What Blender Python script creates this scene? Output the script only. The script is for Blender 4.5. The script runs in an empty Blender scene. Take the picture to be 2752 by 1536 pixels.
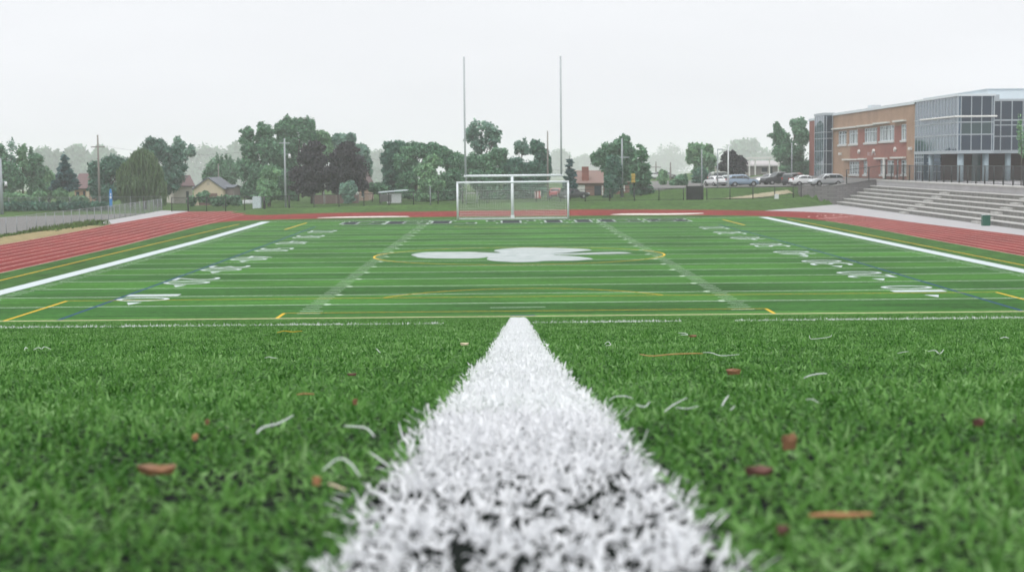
import bpy, math, random
import numpy as np
from mathutils import Vector, Matrix
rnd = random.Random(7)
nrs = np.random.RandomState(11)
sc = bpy.context.scene
COL = sc.collection
YD = .9144

# ---------------------------------------------------------------- camera model (fitted to the field markings)
F_PX, YAW, PIT, ROL = 4077.67, 5.16426e-3, 8.0729e-2, -9.07486e-3
CAM = np.array([-.83438, -57.7205, 5.74928])
_s, _c = math.sin(YAW), math.cos(YAW); _sp, _cp = math.sin(PIT), math.cos(PIT); _sr, _cr = math.sin(ROL), math.cos(ROL)
R0 = np.array([_c, -_s, 0]); FW = np.array([_cp*_s, _cp*_c, -_sp]); U0 = np.array([_sp*_s, _sp*_c, _cp])
RT = _cr*R0 + _sr*U0; UP = -_sr*R0 + _cr*U0
def ray(px, py): return FW + RT*((px-1376)/F_PX) + UP*((768-py)/F_PX)
def at(px, py, D): return CAM + ray(px, py)*D                 # a point D metres away
def on_z(px, py, z=0.0):                                      # where a sight line meets a level
    d = ray(px, py); return CAM + d*((z-CAM[2])/d[2])
def on_y(px, py, y):
    d = ray(px, py); return CAM + d*((y-CAM[1])/d[1])

# ---------------------------------------------------------------- helpers
def link(o, parent=None):
    COL.objects.link(o)
    if parent is not None: o.parent = parent
    return o
def tag(o, label=None, cat=None, group=None, kind=None):
    if label: o['label'] = label
    if cat: o['category'] = cat
    if group: o['group'] = group
    if kind: o['kind'] = kind
    return o
def thing(name, loc, label, cat, group=None, rz=0.0):
    o = bpy.data.objects.new(name, None); o.empty_display_size = .3
    o.location = [float(a) for a in loc]; o.rotation_euler = (0, 0, rz)
    link(o); return tag(o, label, cat, group)
def children(o): return [c for c in COL.objects if c.parent == o]
def copy_tree(o, parent=None):
    c = o.copy(); COL.objects.link(c); c.parent = parent
    for ch in children(o): copy_tree(ch, c)
    return c

class MB:
    def __init__(s): s.v = []; s.f = []; s.m = []
    def add(s, vs, fs, mi=0):
        b = len(s.v); s.v += [tuple(float(q) for q in p) for p in vs]
        for f in fs: s.f.append([b+i for i in f]); s.m.append(mi)
    def box(s, x0, x1, y0, y1, z0, z1, mi=0):
        s.add([(x0,y0,z0),(x1,y0,z0),(x1,y1,z0),(x0,y1,z0),(x0,y0,z1),(x1,y0,z1),(x1,y1,z1),(x0,y1,z1)],
              [(3,2,1,0),(4,5,6,7),(0,1,5,4),(1,2,6,5),(2,3,7,6),(3,0,4,7)], mi)
    def obox(s, p, ax, ay, az, mi=0):                         # a box from a centre and three half axes
        p, ax, ay, az = map(np.array, (p, ax, ay, az)); vs = []
        for k in (-1, 1):
            for i, j in ((-1,-1),(1,-1),(1,1),(-1,1)): vs.append(p+ax*i+ay*j+az*k)
        s.add(vs, [(3,2,1,0),(4,5,6,7),(0,1,5,4),(1,2,6,5),(2,3,7,6),(3,0,4,7)], mi)
    def tube(s, pts, rs, n=8, mi=0, cap=True):
        pts = [np.array(p, float) for p in pts]
        if not hasattr(rs, '__len__'): rs = [rs]*len(pts)
        vs = []; fs = []
        for i, p in enumerate(pts):
            t = pts[min(i+1, len(pts)-1)]-pts[max(i-1, 0)]; t = t/(np.linalg.norm(t)+1e-9)
            a = np.cross(t, (0, 0, 1) if abs(t[2]) < .9 else (1, 0, 0)); a /= np.linalg.norm(a); b = np.cross(t, a)
            for k in range(n):
                th = 2*math.pi*(k+.5)/n; vs.append(p+(a*math.cos(th)+b*math.sin(th))*rs[i])
        for i in range(len(pts)-1):
            for k in range(n):
                k2 = (k+1) % n; fs.append((i*n+k, i*n+k2, (i+1)*n+k2, (i+1)*n+k))
        if cap: fs.append(tuple(range(n-1, -1, -1))); fs.append(tuple((len(pts)-1)*n+k for k in range(n)))
        s.add(vs, fs, mi)
    def poly(s, pts, mi=0): s.add(pts, [tuple(range(len(pts)))], mi)
    def prism(s, pts, off, mi=0):                             # planar outline pushed along off
        n = len(pts); off = np.array(off); a = [np.array(p, float) for p in pts]
        s.add(a+[p+off for p in a], [tuple(range(n-1, -1, -1)), tuple(range(n, 2*n))] + [(i, (i+1) % n, n+(i+1) % n, n+i) for i in range(n)], mi)
    def strip(s, pts, w, z, mi=0):                            # flat band along a polyline
        P = [np.array((p[0], p[1])) for p in pts]; L = []; Rr = []
        for i, p in enumerate(P):
            t = P[min(i+1, len(P)-1)]-P[max(i-1, 0)]; t = t/np.linalg.norm(t); nn = np.array((-t[1], t[0]))*w/2
            L.append((*(p+nn), z)); Rr.append((*(p-nn), z))
        n = len(P); s.add(L+Rr, [(n+i, n+i+1, i+1, i) for i in range(n-1)], mi)
    def build(s, name, mats, parent=None, loc=None, smooth=False, tri=False, bevel=0):
        me = bpy.data.meshes.new(name)
        if loc is not None: vv = [(x-loc[0], y-loc[1], z-loc[2]) for x, y, z in s.v]
        else: vv = s.v
        me.from_pydata(vv, [], s.f)
        if not isinstance(mats, (list, tuple)): mats = [mats]
        for m in mats: me.materials.append(m)
        me.polygons.foreach_set('material_index', s.m)
        if smooth: me.polygons.foreach_set('use_smooth', [True]*len(s.f))
        me.update()
        if tri:
            import bmesh
            bm = bmesh.new(); bm.from_mesh(me); bmesh.ops.triangulate(bm, faces=bm.faces[:])
            bmesh.ops.recalc_face_normals(bm, faces=bm.faces[:]); bm.to_mesh(me); bm.free()
        o = bpy.data.objects.new(name, me); link(o, parent)
        if loc is not None and parent is None: o.location = loc
        if bevel:
            b = o.modifiers.new('edge', 'BEVEL'); b.width = bevel; b.segments = 2; b.limit_method = 'ANGLE'
        return o
def np_mesh(name, V, quads, mat, parent=None, tint=None, tris=None, smooth=False):
    me = bpy.data.meshes.new(name); nq = 0 if quads is None else len(quads); nt = 0 if tris is None else len(tris)
    me.vertices.add(len(V)); me.vertices.foreach_set('co', np.asarray(V, np.float32).ravel())
    idx = np.concatenate(([quads.ravel()] if nq else []) + ([tris.ravel()] if nt else [])).astype(np.int32)
    me.loops.add(len(idx)); me.loops.foreach_set('vertex_index', idx)
    me.polygons.add(nq+nt)
    st = np.concatenate((np.arange(nq)*4, nq*4+np.arange(nt)*3)).astype(np.int32)
    me.polygons.foreach_set('loop_start', st)
    if smooth: me.polygons.foreach_set('use_smooth', np.ones(nq+nt, bool))
    me.update(calc_edges=True)
    if tint is not None:
        a = me.attributes.new('tint', 'FLOAT', 'POINT'); a.data.foreach_set('value', np.asarray(tint, np.float32))
    me.materials.append(mat)
    o = bpy.data.objects.new(name, me); return link(o, parent)

# ---------------------------------------------------------------- materials
def mat(name, col, rough=.7, var=.0, scale=3.0, col2=None, bump=0.0, bscale=40.0, metal=0.0, spec=.4, detail=5, stretch=None, c2amt=.5):
    m = bpy.data.materials.new(name); m.use_nodes = True; nt = m.node_tree; N = nt.nodes; b = N['Principled BSDF']
    b.inputs['Roughness'].default_value = rough; b.inputs['Metallic'].default_value = metal; b.inputs['Specular IOR Level'].default_value = spec
    b.inputs['Base Color'].default_value = (*col, 1)
    if var or col2 or bump:
        tc = N.new('ShaderNodeTexCoord'); out = tc.outputs['Object']
        if stretch:
            mp = N.new('ShaderNodeMapping'); mp.inputs['Scale'].default_value = stretch; nt.links.new(out, mp.inputs['Vector']); out = mp.outputs['Vector']
        n = N.new('ShaderNodeTexNoise'); n.inputs['Scale'].default_value = scale; n.inputs['Detail'].default_value = detail; n.inputs['Roughness'].default_value = .65
        nt.links.new(out, n.inputs['Vector'])
        if var or col2:
            r = N.new('ShaderNodeValToRGB'); e = r.color_ramp.elements
            e[0].position = .5-.22*(1 if col2 is None else c2amt*2); e[1].position = .72
            lo = col2 if col2 else tuple(c*(1-var) for c in col); hi = col if col2 else tuple(min(1, c*(1+var)) for c in col)
            e[0].color = (*lo, 1); e[1].color = (*hi, 1)
            nt.links.new(n.outputs['Fac'], r.inputs['Fac']); nt.links.new(r.outputs['Color'], b.inputs['Base Color'])
        if bump:
            n2 = N.new('ShaderNodeTexNoise'); n2.inputs['Scale'].default_value = bscale; n2.inputs['Detail'].default_value = 6
            nt.links.new(out, n2.inputs['Vector'])
            bp = N.new('ShaderNodeBump'); bp.inputs['Strength'].default_value = bump; bp.inputs['Distance'].default_value = .02
            nt.links.new(n2.outputs['Fac'], bp.inputs['Height']); nt.links.new(bp.outputs['Normal'], b.inputs['Normal'])
    return m
def tint_mat(name, stops, rough=.55, spec=.35, trans=0.0):          # colour picked per leaf / blade by its tint value
    m = bpy.data.materials.new(name); m.use_nodes = True; nt = m.node_tree; N = nt.nodes; b = N['Principled BSDF']
    b.inputs['Roughness'].default_value = rough; b.inputs['Specular IOR Level'].default_value = spec
    a = N.new('ShaderNodeAttribute'); a.attribute_name = 'tint'
    r = N.new('ShaderNodeValToRGB'); e = r.color_ramp.elements
    while len(e) < len(stops): e.new(.5)
    for i, (p, c) in enumerate(stops): e[i].position = p; e[i].color = (*c, 1)
    nt.links.new(a.outputs['Fac'], r.inputs['Fac']); nt.links.new(r.outputs['Color'], b.inputs['Base Color'])
    if trans:
        t = N.new('ShaderNodeBsdfTranslucent'); nt.links.new(r.outputs['Color'], t.inputs['Color'])
        mx = N.new('ShaderNodeMixShader'); mx.inputs[0].default_value = trans
        nt.links.new(b.outputs[0], mx.inputs[1]); nt.links.new(t.outputs[0], mx.inputs[2])
        nt.links.new(mx.outputs[0], N['Material Output'].inputs['Surface'])
    return m
def brick_mat(name, c1, c2, mortar, scale=1.0, bw=.5, bh=.2, horiz='y', ms=.012, rough=.85):
    m = bpy.data.materials.new(name); m.use_nodes = True; nt = m.node_tree; N = nt.nodes; b = N['Principled BSDF']
    b.inputs['Roughness'].default_value = rough
    tc = N.new('ShaderNodeTexCoord'); sp = N.new('ShaderNodeSeparateXYZ'); nt.links.new(tc.outputs['Object'], sp.inputs[0])
    ad = N.new('ShaderNodeMath'); ad.operation = 'ADD'; nt.links.new(sp.outputs['X'], ad.inputs[0]); nt.links.new(sp.outputs['Y'], ad.inputs[1])
    cb = N.new('ShaderNodeCombineXYZ'); nt.links.new(ad.outputs[0], cb.inputs['X']); nt.links.new(sp.outputs['Z'], cb.inputs['Y'])
    br = N.new('ShaderNodeTexBrick'); br.inputs['Scale'].default_value = scale; br.inputs['Brick Width'].default_value = bw; br.inputs['Row Height'].default_value = bh
    br.inputs['Mortar Size'].default_value = ms
    br.inputs['Color1'].default_value = (*c1, 1); br.inputs['Color2'].default_value = (*c2, 1); br.inputs['Mortar'].default_value = (*mortar, 1)
    nt.links.new(cb.outputs[0], br.inputs['Vector'])
    n = N.new('ShaderNodeTexNoise'); n.inputs['Scale'].default_value = .35; n.inputs['Detail'].default_value = 6; nt.links.new(tc.outputs['Object'], n.inputs['Vector'])
    r = N.new('ShaderNodeMapRange'); r.inputs['From Min'].default_value = .3; r.inputs['From Max'].default_value = .7; r.inputs['To Min'].default_value = .82; r.inputs['To Max'].default_value = 1.1
    nt.links.new(n.outputs['Fac'], r.inputs['Value'])
    mx = N.new('ShaderNodeVectorMath'); mx.operation = 'SCALE'; nt.links.new(br.outputs['Color'], mx.inputs[0]); nt.links.new(r.outputs['Result'], mx.inputs['Scale'])
    nt.links.new(mx.outputs[0], b.inputs['Base Color'])
    return m
def glass_mat(name, col, rough=.04, bump=.0):
    m = mat(name, col, rough=rough, spec=.6)
    if bump:
        nt = m.node_tree; N = nt.nodes; tc = N.new('ShaderNodeTexCoord'); n = N.new('ShaderNodeTexNoise'); n.inputs['Scale'].default_value = .7
        nt.links.new(tc.outputs['Object'], n.inputs['Vector']); bp = N.new('ShaderNodeBump'); bp.inputs['Strength'].default_value = bump; bp.inputs['Distance'].default_value = .05
        nt.links.new(n.outputs['Fac'], bp.inputs['Height']); nt.links.new(bp.outputs['Normal'], N['Principled BSDF'].inputs['Normal'])
    return m

def turf_mat(name, base, amp=.30, stretch=(.10, 1, 1), wear=None):   # nap streaks, broad patches and fine grain
    m = mat(name, base, .9, bump=.5, bscale=60, spec=.05); nt = m.node_tree; N = nt.nodes; b = N['Principled BSDF']; tc = N.new('ShaderNodeTexCoord'); acc = None
    for sc_, st, w in ((1.6, stretch, amp), (.13, (1, 1, 1), amp*.8), (9.0, (.35, 1, 1), amp*1.1), (34.0, (.6, 1, 1), amp*1.0)):
        mp = N.new('ShaderNodeMapping'); mp.inputs['Scale'].default_value = st; nt.links.new(tc.outputs['Object'], mp.inputs['Vector'])
        n = N.new('ShaderNodeTexNoise'); n.inputs['Scale'].default_value = sc_; n.inputs['Detail'].default_value = 4; nt.links.new(mp.outputs[0], n.inputs['Vector'])
        r = N.new('ShaderNodeMapRange'); r.inputs['From Min'].default_value = .3; r.inputs['From Max'].default_value = .7; r.inputs['To Min'].default_value = 1-w; r.inputs['To Max'].default_value = 1+w; nt.links.new(n.outputs['Fac'], r.inputs['Value'])
        if acc is None: acc = r.outputs['Result']
        else:
            mu = N.new('ShaderNodeMath'); mu.operation = 'MULTIPLY'; nt.links.new(acc, mu.inputs[0]); nt.links.new(r.outputs['Result'], mu.inputs[1]); acc = mu.outputs[0]
    col = N.new('ShaderNodeRGB'); col.outputs[0].default_value = (*base, 1); vm = N.new('ShaderNodeVectorMath'); vm.operation = 'SCALE'; nt.links.new(col.outputs[0], vm.inputs[0]); nt.links.new(acc, vm.inputs['Scale'])
    nt.links.new(vm.outputs[0], b.inputs['Base Color']); return m

M = {}
M['turf_a'] = turf_mat('turf light nap', (.041,.130,.020))
M['turf_b'] = turf_mat('turf dark nap', (.028,.095,.017))
M['turf_m'] = turf_mat('turf margin', (.034,.090,.017), stretch=(1,.2,1))
M['lawn'] = turf_mat('lawn', (.046,.092,.022), .30, (1,1,1))
M['dry'] = mat('dry grass and gravel', (.34,.27,.15), .95, col2=(.13,.12,.05), scale=1.4, bump=.6, bscale=25, spec=.06)
M['track'] = turf_mat('red track rubber', (.172,.025,.023), .20, (1,.15,1))
M['lane'] = mat('lane paint', (.56,.38,.35), .8, var=.15, scale=2, spec=.06)
M['white'] = mat('white field paint', (.60,.66,.62), .8, col2=(.34,.46,.32), scale=6, c2amt=.35, spec=.06)
M['white_thick'] = mat('white turf', (.47,.51,.53), .85, col2=(.39,.44,.45), scale=3, spec=.06)
M['logo'] = mat('worn white turf', (.44,.46,.47), .85, col2=(.20,.25,.23), scale=2.6, c2amt=.55, stretch=(.35,1,1), spec=.06)
M['yellow'] = mat('yellow turf', (.55,.36,.03), .8, var=.15, scale=4, spec=.06)
M['tan'] = mat('pale yellow turf', (.60,.53,.33), .8, var=.15, scale=6, spec=.06)
M['blue'] = mat('blue turf', (.012,.050,.115), .8, var=.2, scale=4, spec=.06)
M['black'] = mat('black turf', (.020,.022,.030), .8, var=.3, scale=3, spec=.06)
M['concrete'] = mat('concrete', (.36,.35,.36), .9, col2=(.29,.285,.29), scale=.6, bump=.15, bscale=30, spec=.06)
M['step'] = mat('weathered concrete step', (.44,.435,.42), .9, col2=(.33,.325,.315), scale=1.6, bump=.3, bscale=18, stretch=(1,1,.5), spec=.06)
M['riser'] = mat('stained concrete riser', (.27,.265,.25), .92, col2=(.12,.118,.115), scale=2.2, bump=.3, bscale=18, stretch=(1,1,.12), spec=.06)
M['asphalt'] = mat('asphalt', (.17,.165,.16), .9, col2=(.13,.128,.125), scale=.5, bump=.2, bscale=40, spec=.06)
M['path'] = mat('sandy path', (.36,.32,.23), .95, col2=(.26,.23,.15), scale=1.5, spec=.06)
M['galv'] = mat('galvanised steel', (.25,.265,.28), .45, metal=.3, var=.1, scale=3)
M['blackm'] = mat('black coated steel', (.012,.014,.015), .5)
M['whitem'] = mat('white painted steel', (.66,.70,.73), .4, var=.05, scale=2)
M['cream_cover'] = mat('cream cover sheet', (.52,.50,.46), .8, var=.08, scale=.8)
M['upright'] = mat('white upright greyed against sky', (.36,.39,.41), .5, var=.05, scale=2)  # white paint; its dim look against the bright sky put into the colour
M['net'] = mat('white net cord', (.80,.82,.82), .8)
M['wood'] = mat('weathered pole wood', (.20,.185,.17), .9, var=.2, scale=2, stretch=(4,4,.3))
M['polegrey'] = mat('grey lamp pole', (.30,.33,.35), .5, var=.08)
M['lamp'] = mat('white lamp housing', (.62,.64,.66), .4)
M['tan_brick'] = brick_mat('tan brick', (.345,.205,.135), (.29,.17,.11), (.30,.22,.15), 1, .42, .14, ms=.018)
M['red_brick'] = brick_mat('red brick', (.285,.085,.062), (.225,.066,.050), (.23,.13,.105), 1, .42, .14, ms=.018)
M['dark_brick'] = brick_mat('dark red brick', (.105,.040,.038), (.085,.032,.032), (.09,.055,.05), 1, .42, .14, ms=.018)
M['stone'] = brick_mat('grey retaining block', (.185,.172,.175), (.135,.128,.132), (.095,.090,.094), 1, .62, .25, ms=.02)
M['mull'] = mat('grey mullion', (.33,.37,.40), .5, var=.05)
M['alu'] = mat('pale aluminium trim', (.55,.60,.63), .45, var=.05)
M['metal_white'] = mat('white metal cladding', (.56,.63,.67), .45, var=.04, scale=.6)
M['glass'] = glass_mat('dark tinted glass', (.008,.022,.044), .03, .04)
M['glass_b'] = glass_mat('blue grey glass', (.030,.058,.090), .03, .03); M['glass_b'].node_tree.nodes['Principled BSDF'].inputs['IOR'].default_value = 1.95; M['glass_b'].node_tree.nodes['Principled BSDF'].inputs['Specular Tint'].default_value = (.68,.84,1,1)
M['glass_t'] = glass_mat('teal glass', (.022,.050,.055), .03, .03)
M['pane'] = glass_mat('window pane', (.03,.045,.055), .05)
M['blind'] = mat('pale window blind', (.42,.47,.48), .8, var=.1, scale=2)
M['sill'] = mat('pale stone sill', (.50,.50,.49), .8, var=.08)
M['shade'] = mat('pale sun shade', (.56,.56,.52), .7, var=.05)
M['column'] = mat('blue grey column', (.26,.33,.37), .5, var=.05)
M['sign_w'] = mat('white letters', (.62,.62,.60), .6)
M['bin'] = mat('green painted steel', (.008,.085,.055), .45, var=.1)
M['tyre'] = mat('tyre rubber', (.015,.015,.016), .8)
M['rim'] = mat('alloy rim', (.30,.31,.32), .35, metal=.6)
M['carglass'] = glass_mat('car glass', (.015,.02,.025), .05)
M['tail'] = mat('tail lamp red', (.35,.02,.02), .25)
M['head'] = mat('head lamp', (.60,.62,.62), .15)
M['bumper'] = mat('black plastic', (.02,.02,.022), .6)
M['orange'] = mat('orange turf fibre', (.42,.24,.09), .8, var=.2, scale=60)
M['fibre'] = mat('white turf fibre', (.52,.56,.54), .7)
M['bark'] = mat('bark', (.075,.062,.050), .95, var=.3, scale=3)
M['rubber'] = mat('black crumb rubber', (.005,.006,.008), .9, col2=(.009,.015,.008), scale=35, bump=.8, bscale=160, spec=.06)
M['leaf_brown'] = mat('dry leaf', (.25,.125,.06), .8, col2=(.11,.055,.03), scale=60)
M['leaf_dark'] = mat('dark dry leaf', (.13,.055,.040), .8, col2=(.06,.03,.025), scale=60)
M['stick'] = mat('wood chip', (.42,.215,.10), .8, col2=(.26,.12,.06), scale=50)
M['cream'] = mat('cream fibre', (.55,.48,.33), .8)
def leafset(name, base, warm=.0):
    r, g, b = base
    return tint_mat(name, [(0, (r*.55, g*.58, b*.6)), (.5, base), (.85, (r*1.35+warm, g*1.3+warm*.6, b*1.15)), (1, (r*1.7+warm, g*1.55+warm*.6, b*1.3))], .6, .3, .18)
M['lf_mid'] = leafset('mid green leaves', (0.101,0.226,0.133))  # leaf colours paled and blued, so thicker haze is put into them
M['lf_light'] = leafset('light green leaves', (0.158,0.306,0.167))
M['lf_dark'] = leafset('dark green leaves', (0.066,0.164,0.119))
M['lf_blue'] = leafset('bluish needles', (0.057,0.133,0.138))
M['lf_purple'] = leafset('purple leaves', (.036,.034,.042))
M['lf_silver'] = leafset('silvery green leaves', (0.158,0.279,0.223))
M['lf_willow'] = leafset('willow leaves', (.100,.172,.078))
M['blade'] = tint_mat('green turf blades', [(0, (.011,.042,.008)), (.36, (.050,.150,.026)), (.70, (.130,.285,.068)), (1, (.27,.43,.19))], .5, .12, .32)  # dark stops carry shade between blades, pale stops their highlights, as colour
M['blade_w'] = tint_mat('white turf blades', [(0, (.62,.63,.64)), (.4, (.76,.77,.79)), (1, (.86,.87,.89))], .6, .3, .35)
# ---------------------------------------------------------------- ground
def sst(t): t = np.clip(t, 0, 1); return t*t*(3-2*t)
YB = ([-60,-40,-34,-31,-29,-21,-6.4,7.2,15,23.3,29.2,36,41.6,60], [137,137,136,119,118.6,124.2,127,128.8,126.5,122.6,117.9,129,139,140])
HB = ([-60,-36,-30,-10,8,30,60], [0,0,.35,.65,.8,.9,.95])
def lot_z(x): return 2.1+.008*np.clip(x-28, -20, 20)+.85*sst((x-42)/6)
def H(x, y):
    x = np.asarray(x, float); y = np.asarray(y, float)
    z = np.interp(x, *HB)*sst((y-np.interp(x, *YB))/8.5)
    m = sst((x-14)/11)*sst((y-138.5)/11)
    yw = np.interp(x, [38.6,39.6,42.2,44.0,48.2], [145.4,143.6,139.85,139.5,139.45])
    m2 = sst((y-yw-.35)/1.3); k = sst((x-37.2)/1.4); m = m*(1-k)+m2*k
    z = z+m*(lot_z(x)-z)
    z = z-15*sst((y-300)/420)
    bl = (x > 41) & (y < 139.6)
    z = np.where(bl, np.clip((x-43.2)*.5, 0, 3.1)-.25, z)
    return z
def gz(px, D, py=500):
    p = at(px, py, D); return np.array([p[0], p[1], float(H(p[0], p[1]))])
gx = np.concatenate(([-1880,-1400,-1000],np.linspace(-640,-80,12), np.linspace(-70,-32,14), np.linspace(-31,62,94), np.linspace(66,120,12), np.linspace(150,640,10),[1000,1400,1880]))
gy = np.concatenate((np.linspace(-8,98,14), np.linspace(100,172,73), np.linspace(176,260,20), np.linspace(290,900,24),np.linspace(1000,2750,12)))
XX, YY = np.meshgrid(gx, gy); ZZ = H(XX, YY)-.03
V = np.stack((XX, YY, ZZ), -1).reshape(-1, 3); nx = len(gx); ny = len(gy)
ii, jj = np.meshgrid(np.arange(nx-1), np.arange(ny-1)); a0 = (jj*nx+ii).ravel()
grassy = np_mesh('ground', V, np.stack((a0, a0+1, a0+nx+1, a0+nx), 1), M['lawn'], smooth=True); tag(grassy, 'mown green lawn behind the running track', kind='structure')

# red track -------------------------------------------------
def catmull(P, n):
    P = np.array(P, float); Q = np.vstack((2*P[0]-P[1], P, 2*P[-1]-P[-2])); out = []
    for i in range(1, len(Q)-2):
        for t in np.linspace(0, 1, n, endpoint=False):
            p0, p1, p2, p3 = Q[i-1:i+3]
            out.append(.5*((2*p1)+(-p0+p2)*t+(2*p0-5*p1+4*p2-p3)*t*t+(-p0+3*p1-3*p2+p3)*t**3))
    out.append(P[-1]); return np.array(out)
inner = [(-28.4,-10),(-28.4,25),(-28.6,49),(-29,62),(-29.9,84),(-29.9,95),(-28.6,100.6),(-25.2,103.6),(-18.9,105.2),(-11,107),(0,107.2),(6.3,106.8),(14,106),(21,104.3),(26.0,101),(28.8,95),(29.9,85),(30.2,72),(29.9,50),(29.9,31),(29.9,-10)]
outer_L = [(-38.6,-10),(-38.5,30),(-38.6,63),(-39.6,87),(-40.3,97),(-40.8,128),(-40.8,134.5)]
outer_F = [(-31.6,134.5),(-31.4,121),(-29,118.2),(-21,124),(-6.4,126.8),(7.2,128.5),(15,126.3),(23.3,122.3),(29.2,117.7),(33.2,112.6),(35.6,106),(36.4,96),(36.8,79),(38.1,56),(38.2,31),(38.2,-10)]
IN = catmull(inner, 6); OL = catmull(outer_L, 5); OF = catmull(outer_F[2:], 6)
ring = [tuple(p) for p in IN[::-1]]+[tuple(p) for p in OL]+[outer_F[0], outer_F[1]]+[tuple(p) for p in OF]
mb = MB(); mb.poly([(x, y, 0) for x, y in ring]); track = mb.build('running_track', M['track'], tri=True); tag(track, 'red rubber running track with pale lane lines round the field', kind='structure')
mb = MB()
def resamp(P, n):
    P = np.array(P); d = np.concatenate(([0], np.cumsum(np.linalg.norm(np.diff(P, axis=0), axis=1)))); t = np.linspace(0, d[-1], n)
    return np.stack((np.interp(t, d, P[:, 0]), np.interp(t, d, P[:, 1])), 1)
li = resamp(catmull([(-28.4,-10),(-28.4,25),(-28.6,49),(-29,62),(-29.9,84),(-30.4,97),(-31.2,115),(-31.5,134.3)], 6), 60); lo = resamp(OL, 60)
for k in range(9):
    t = k/8; P = li*(1-t)+lo*t; off = .06 if k == 0 else (-.12 if k == 8 else 0)
    mb.strip(P-np.array((off, 0)), .085, .005)
ri = resamp(catmull([(29.9,-10),(29.9,31),(29.9,50),(30.2,72),(29.9,85),(28.8,95),(26,101),(21,104.3)], 6), 90)
ro = resamp(catmull([(38.2,-10),(38.2,31),(38.1,56),(36.8,79),(36.4,96),(35.6,106),(33.2,112.6),(29.2,117.7),(23.3,122.3)], 6), 90)
for k in range(9):
    t = k/8; P = ri*(1-t)+ro*t; off = .06 if k == 0 else (-.12 if k == 8 else 0)
    mb.strip(P[:82+k-8]+np.array((off, 0)), .085, .005)
mb.strip([(-40.9,134.15),(-31.4,134.15)], .25, .006)
for k in range(5): mb.strip([(-31.4-1.15*k-.9,103.5+1.3*k),(-31.4-1.15*k,103.8+1.3*k)], .35, .006)          # worn start marks
for k in range(5): mb.strip([(30.6+1.05*k-.4,92+1.4*k),(30.6+1.05*k+.4,92.3+1.4*k)], .5, .006)
for k in range(5): mb.strip([(30.4+1.1*k-.25,96.5+1.2*k),(30.4+1.1*k+.25,98.2+1.2*k)], .16, .006)
mb.build('lane_lines', M['lane'], track)

# playing field ---------------------------------------------
SLX = [(-24.1,-4),(-24.05,30),(-24.2,60),(-24.75,85),(-25.1,97.6)]; SRX = [(25.75,-4),(25.72,97.6)]
def xl(y): return float(np.interp(y, [p[1] for p in SLX], [p[0] for p in SLX]))
def xr(y): return 25.73
mb = MB(); margin = [(-28.4,-4.5)]+[tuple(p) for p in IN if p[1] > -4]+[(29.9,-4.5)]
mb.poly([(x, y, .004) for x, y in margin]); field = mb.build('turf_field', M['turf_m'], tri=True); tag(field, 'green artificial turf playing field marked for football and soccer', kind='structure')
A, B = MB(), MB(); edges = [-4.5]+[n*5*YD for n in range(0, 20)]+[97.1]
for i in range(len(edges)-1):
    y0, y1 = edges[i], edges[i+1]
    (A if i % 2 == 0 else B).poly([(xl(y0)+.5, y0, .008), (xr(y0)-.5, y0, .008), (xr(y1)-.5, y1, .008), (xl(y1)+.5, y1, .008)])
A.build('light_turf_bands', M['turf_a'], field); B.build('dark_turf_bands', M['turf_b'], field)
zl = .012
mb = MB()
for n in range(1, 20): y = 5*n*YD; mb.strip([(xl(y)+.9, y), (xr(y)-.9, y)], .12, zl)
mb.strip([(xl(97.2)-.5, 97.2), (xr(97.2)+.5, 97.2)], .30, zl)
mb.strip([(-1.4, 2.6), (.8, 2.6)], .10, zl)
mb.build('yard_lines', M['white'], field)
mb = MB(); mb.strip(SLX[:0]+[(x, y) for x, y in SLX], .90, zl+.002); mb.build('sideline_band', M['white_thick'], field)
mb = MB(); mb.strip(SRX, .90, zl+.002); mb.build('sideline_band', M['white_thick'], field)
mb = MB(); HX = 8.13
for n in range(1, 104):
    y = n*YD
    if n % 5 and n < 96:
        for a, b in ((-HX-.72, -HX), (HX, HX+.72)):
            if n > 2: mb.strip([(a-.05, y), (b-.1, y)] if a < 0 else [(a+.1, y), (b+.05, y)], .10, zl)
        mb.strip([(xl(y)+.65, y), (xl(y)+1.35, y)], .10, zl); mb.strip([(xr(y)-1.35, y), (xr(y)-.65, y)], .10, zl)
for sx in (-1, 1):
    for n in (1, 2): mb.strip([(sx*(HX+.3)-.45, n*YD), (sx*(HX+.3)+.45, n*YD)], .10, zl)
for n in range(1, 20):
    for sx in (-1, 1):
        c = (sx*HX, 5*n*YD); mb.poly([(c[0]+.17*math.cos(t), c[1]+.26*math.sin(t), zl+.004) for t in np.linspace(0, 2*math.pi, 14, endpoint=False)])
mb.build('hash_marks', M['white'], field)
mb = MB()
zy = zl+.003
mb.strip([(-30,-.95),(31,-.95)], .16, zy, 1)
mb.strip([(-19.65,-.9),(-19.65,7.45)], .13, zy); mb.strip([(20.4,-.9),(20.4,7.45)], .13, zy); mb.strip([(-19.65,7.45),(20.4,7.45)], .085, zy)
mb.strip([(-9.4,-.9),(-9.4,1.08)], .13, zy); mb.strip([(9.35,-.9),(9.35,1.08)], .13, zy); mb.strip([(-9.4,1.08),(9.35,1.08)], .085, zy)
mb.strip([(9.15*math.sin(t)*.78, 2.7+9.0*math.cos(t)) for t in np.linspace(-1.02, 1.02, 40)], .10, zy)
mb.strip([(.12+9.05*math.cos(t), 37+8.9*math.sin(t)) for t in np.linspace(0, 2*math.pi, 90)], .12, zy)
mb.strip([(-20.4,78),(-20.4,93.3)], .16, zy); mb.strip([(20.8,78.2),(20.8,92)], .16, zy)
mb.strip([(7.5*math.sin(t), 87.5-9*math.cos(t)) for t in np.linspace(-.8, .8, 30)], .09, zy)
mb.strip([(-26.4,-4),(-26.75,40),(-26.85,92)], .12, zy); mb.strip([(27.2,-4),(27.2,92)], .12, zy)
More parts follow.
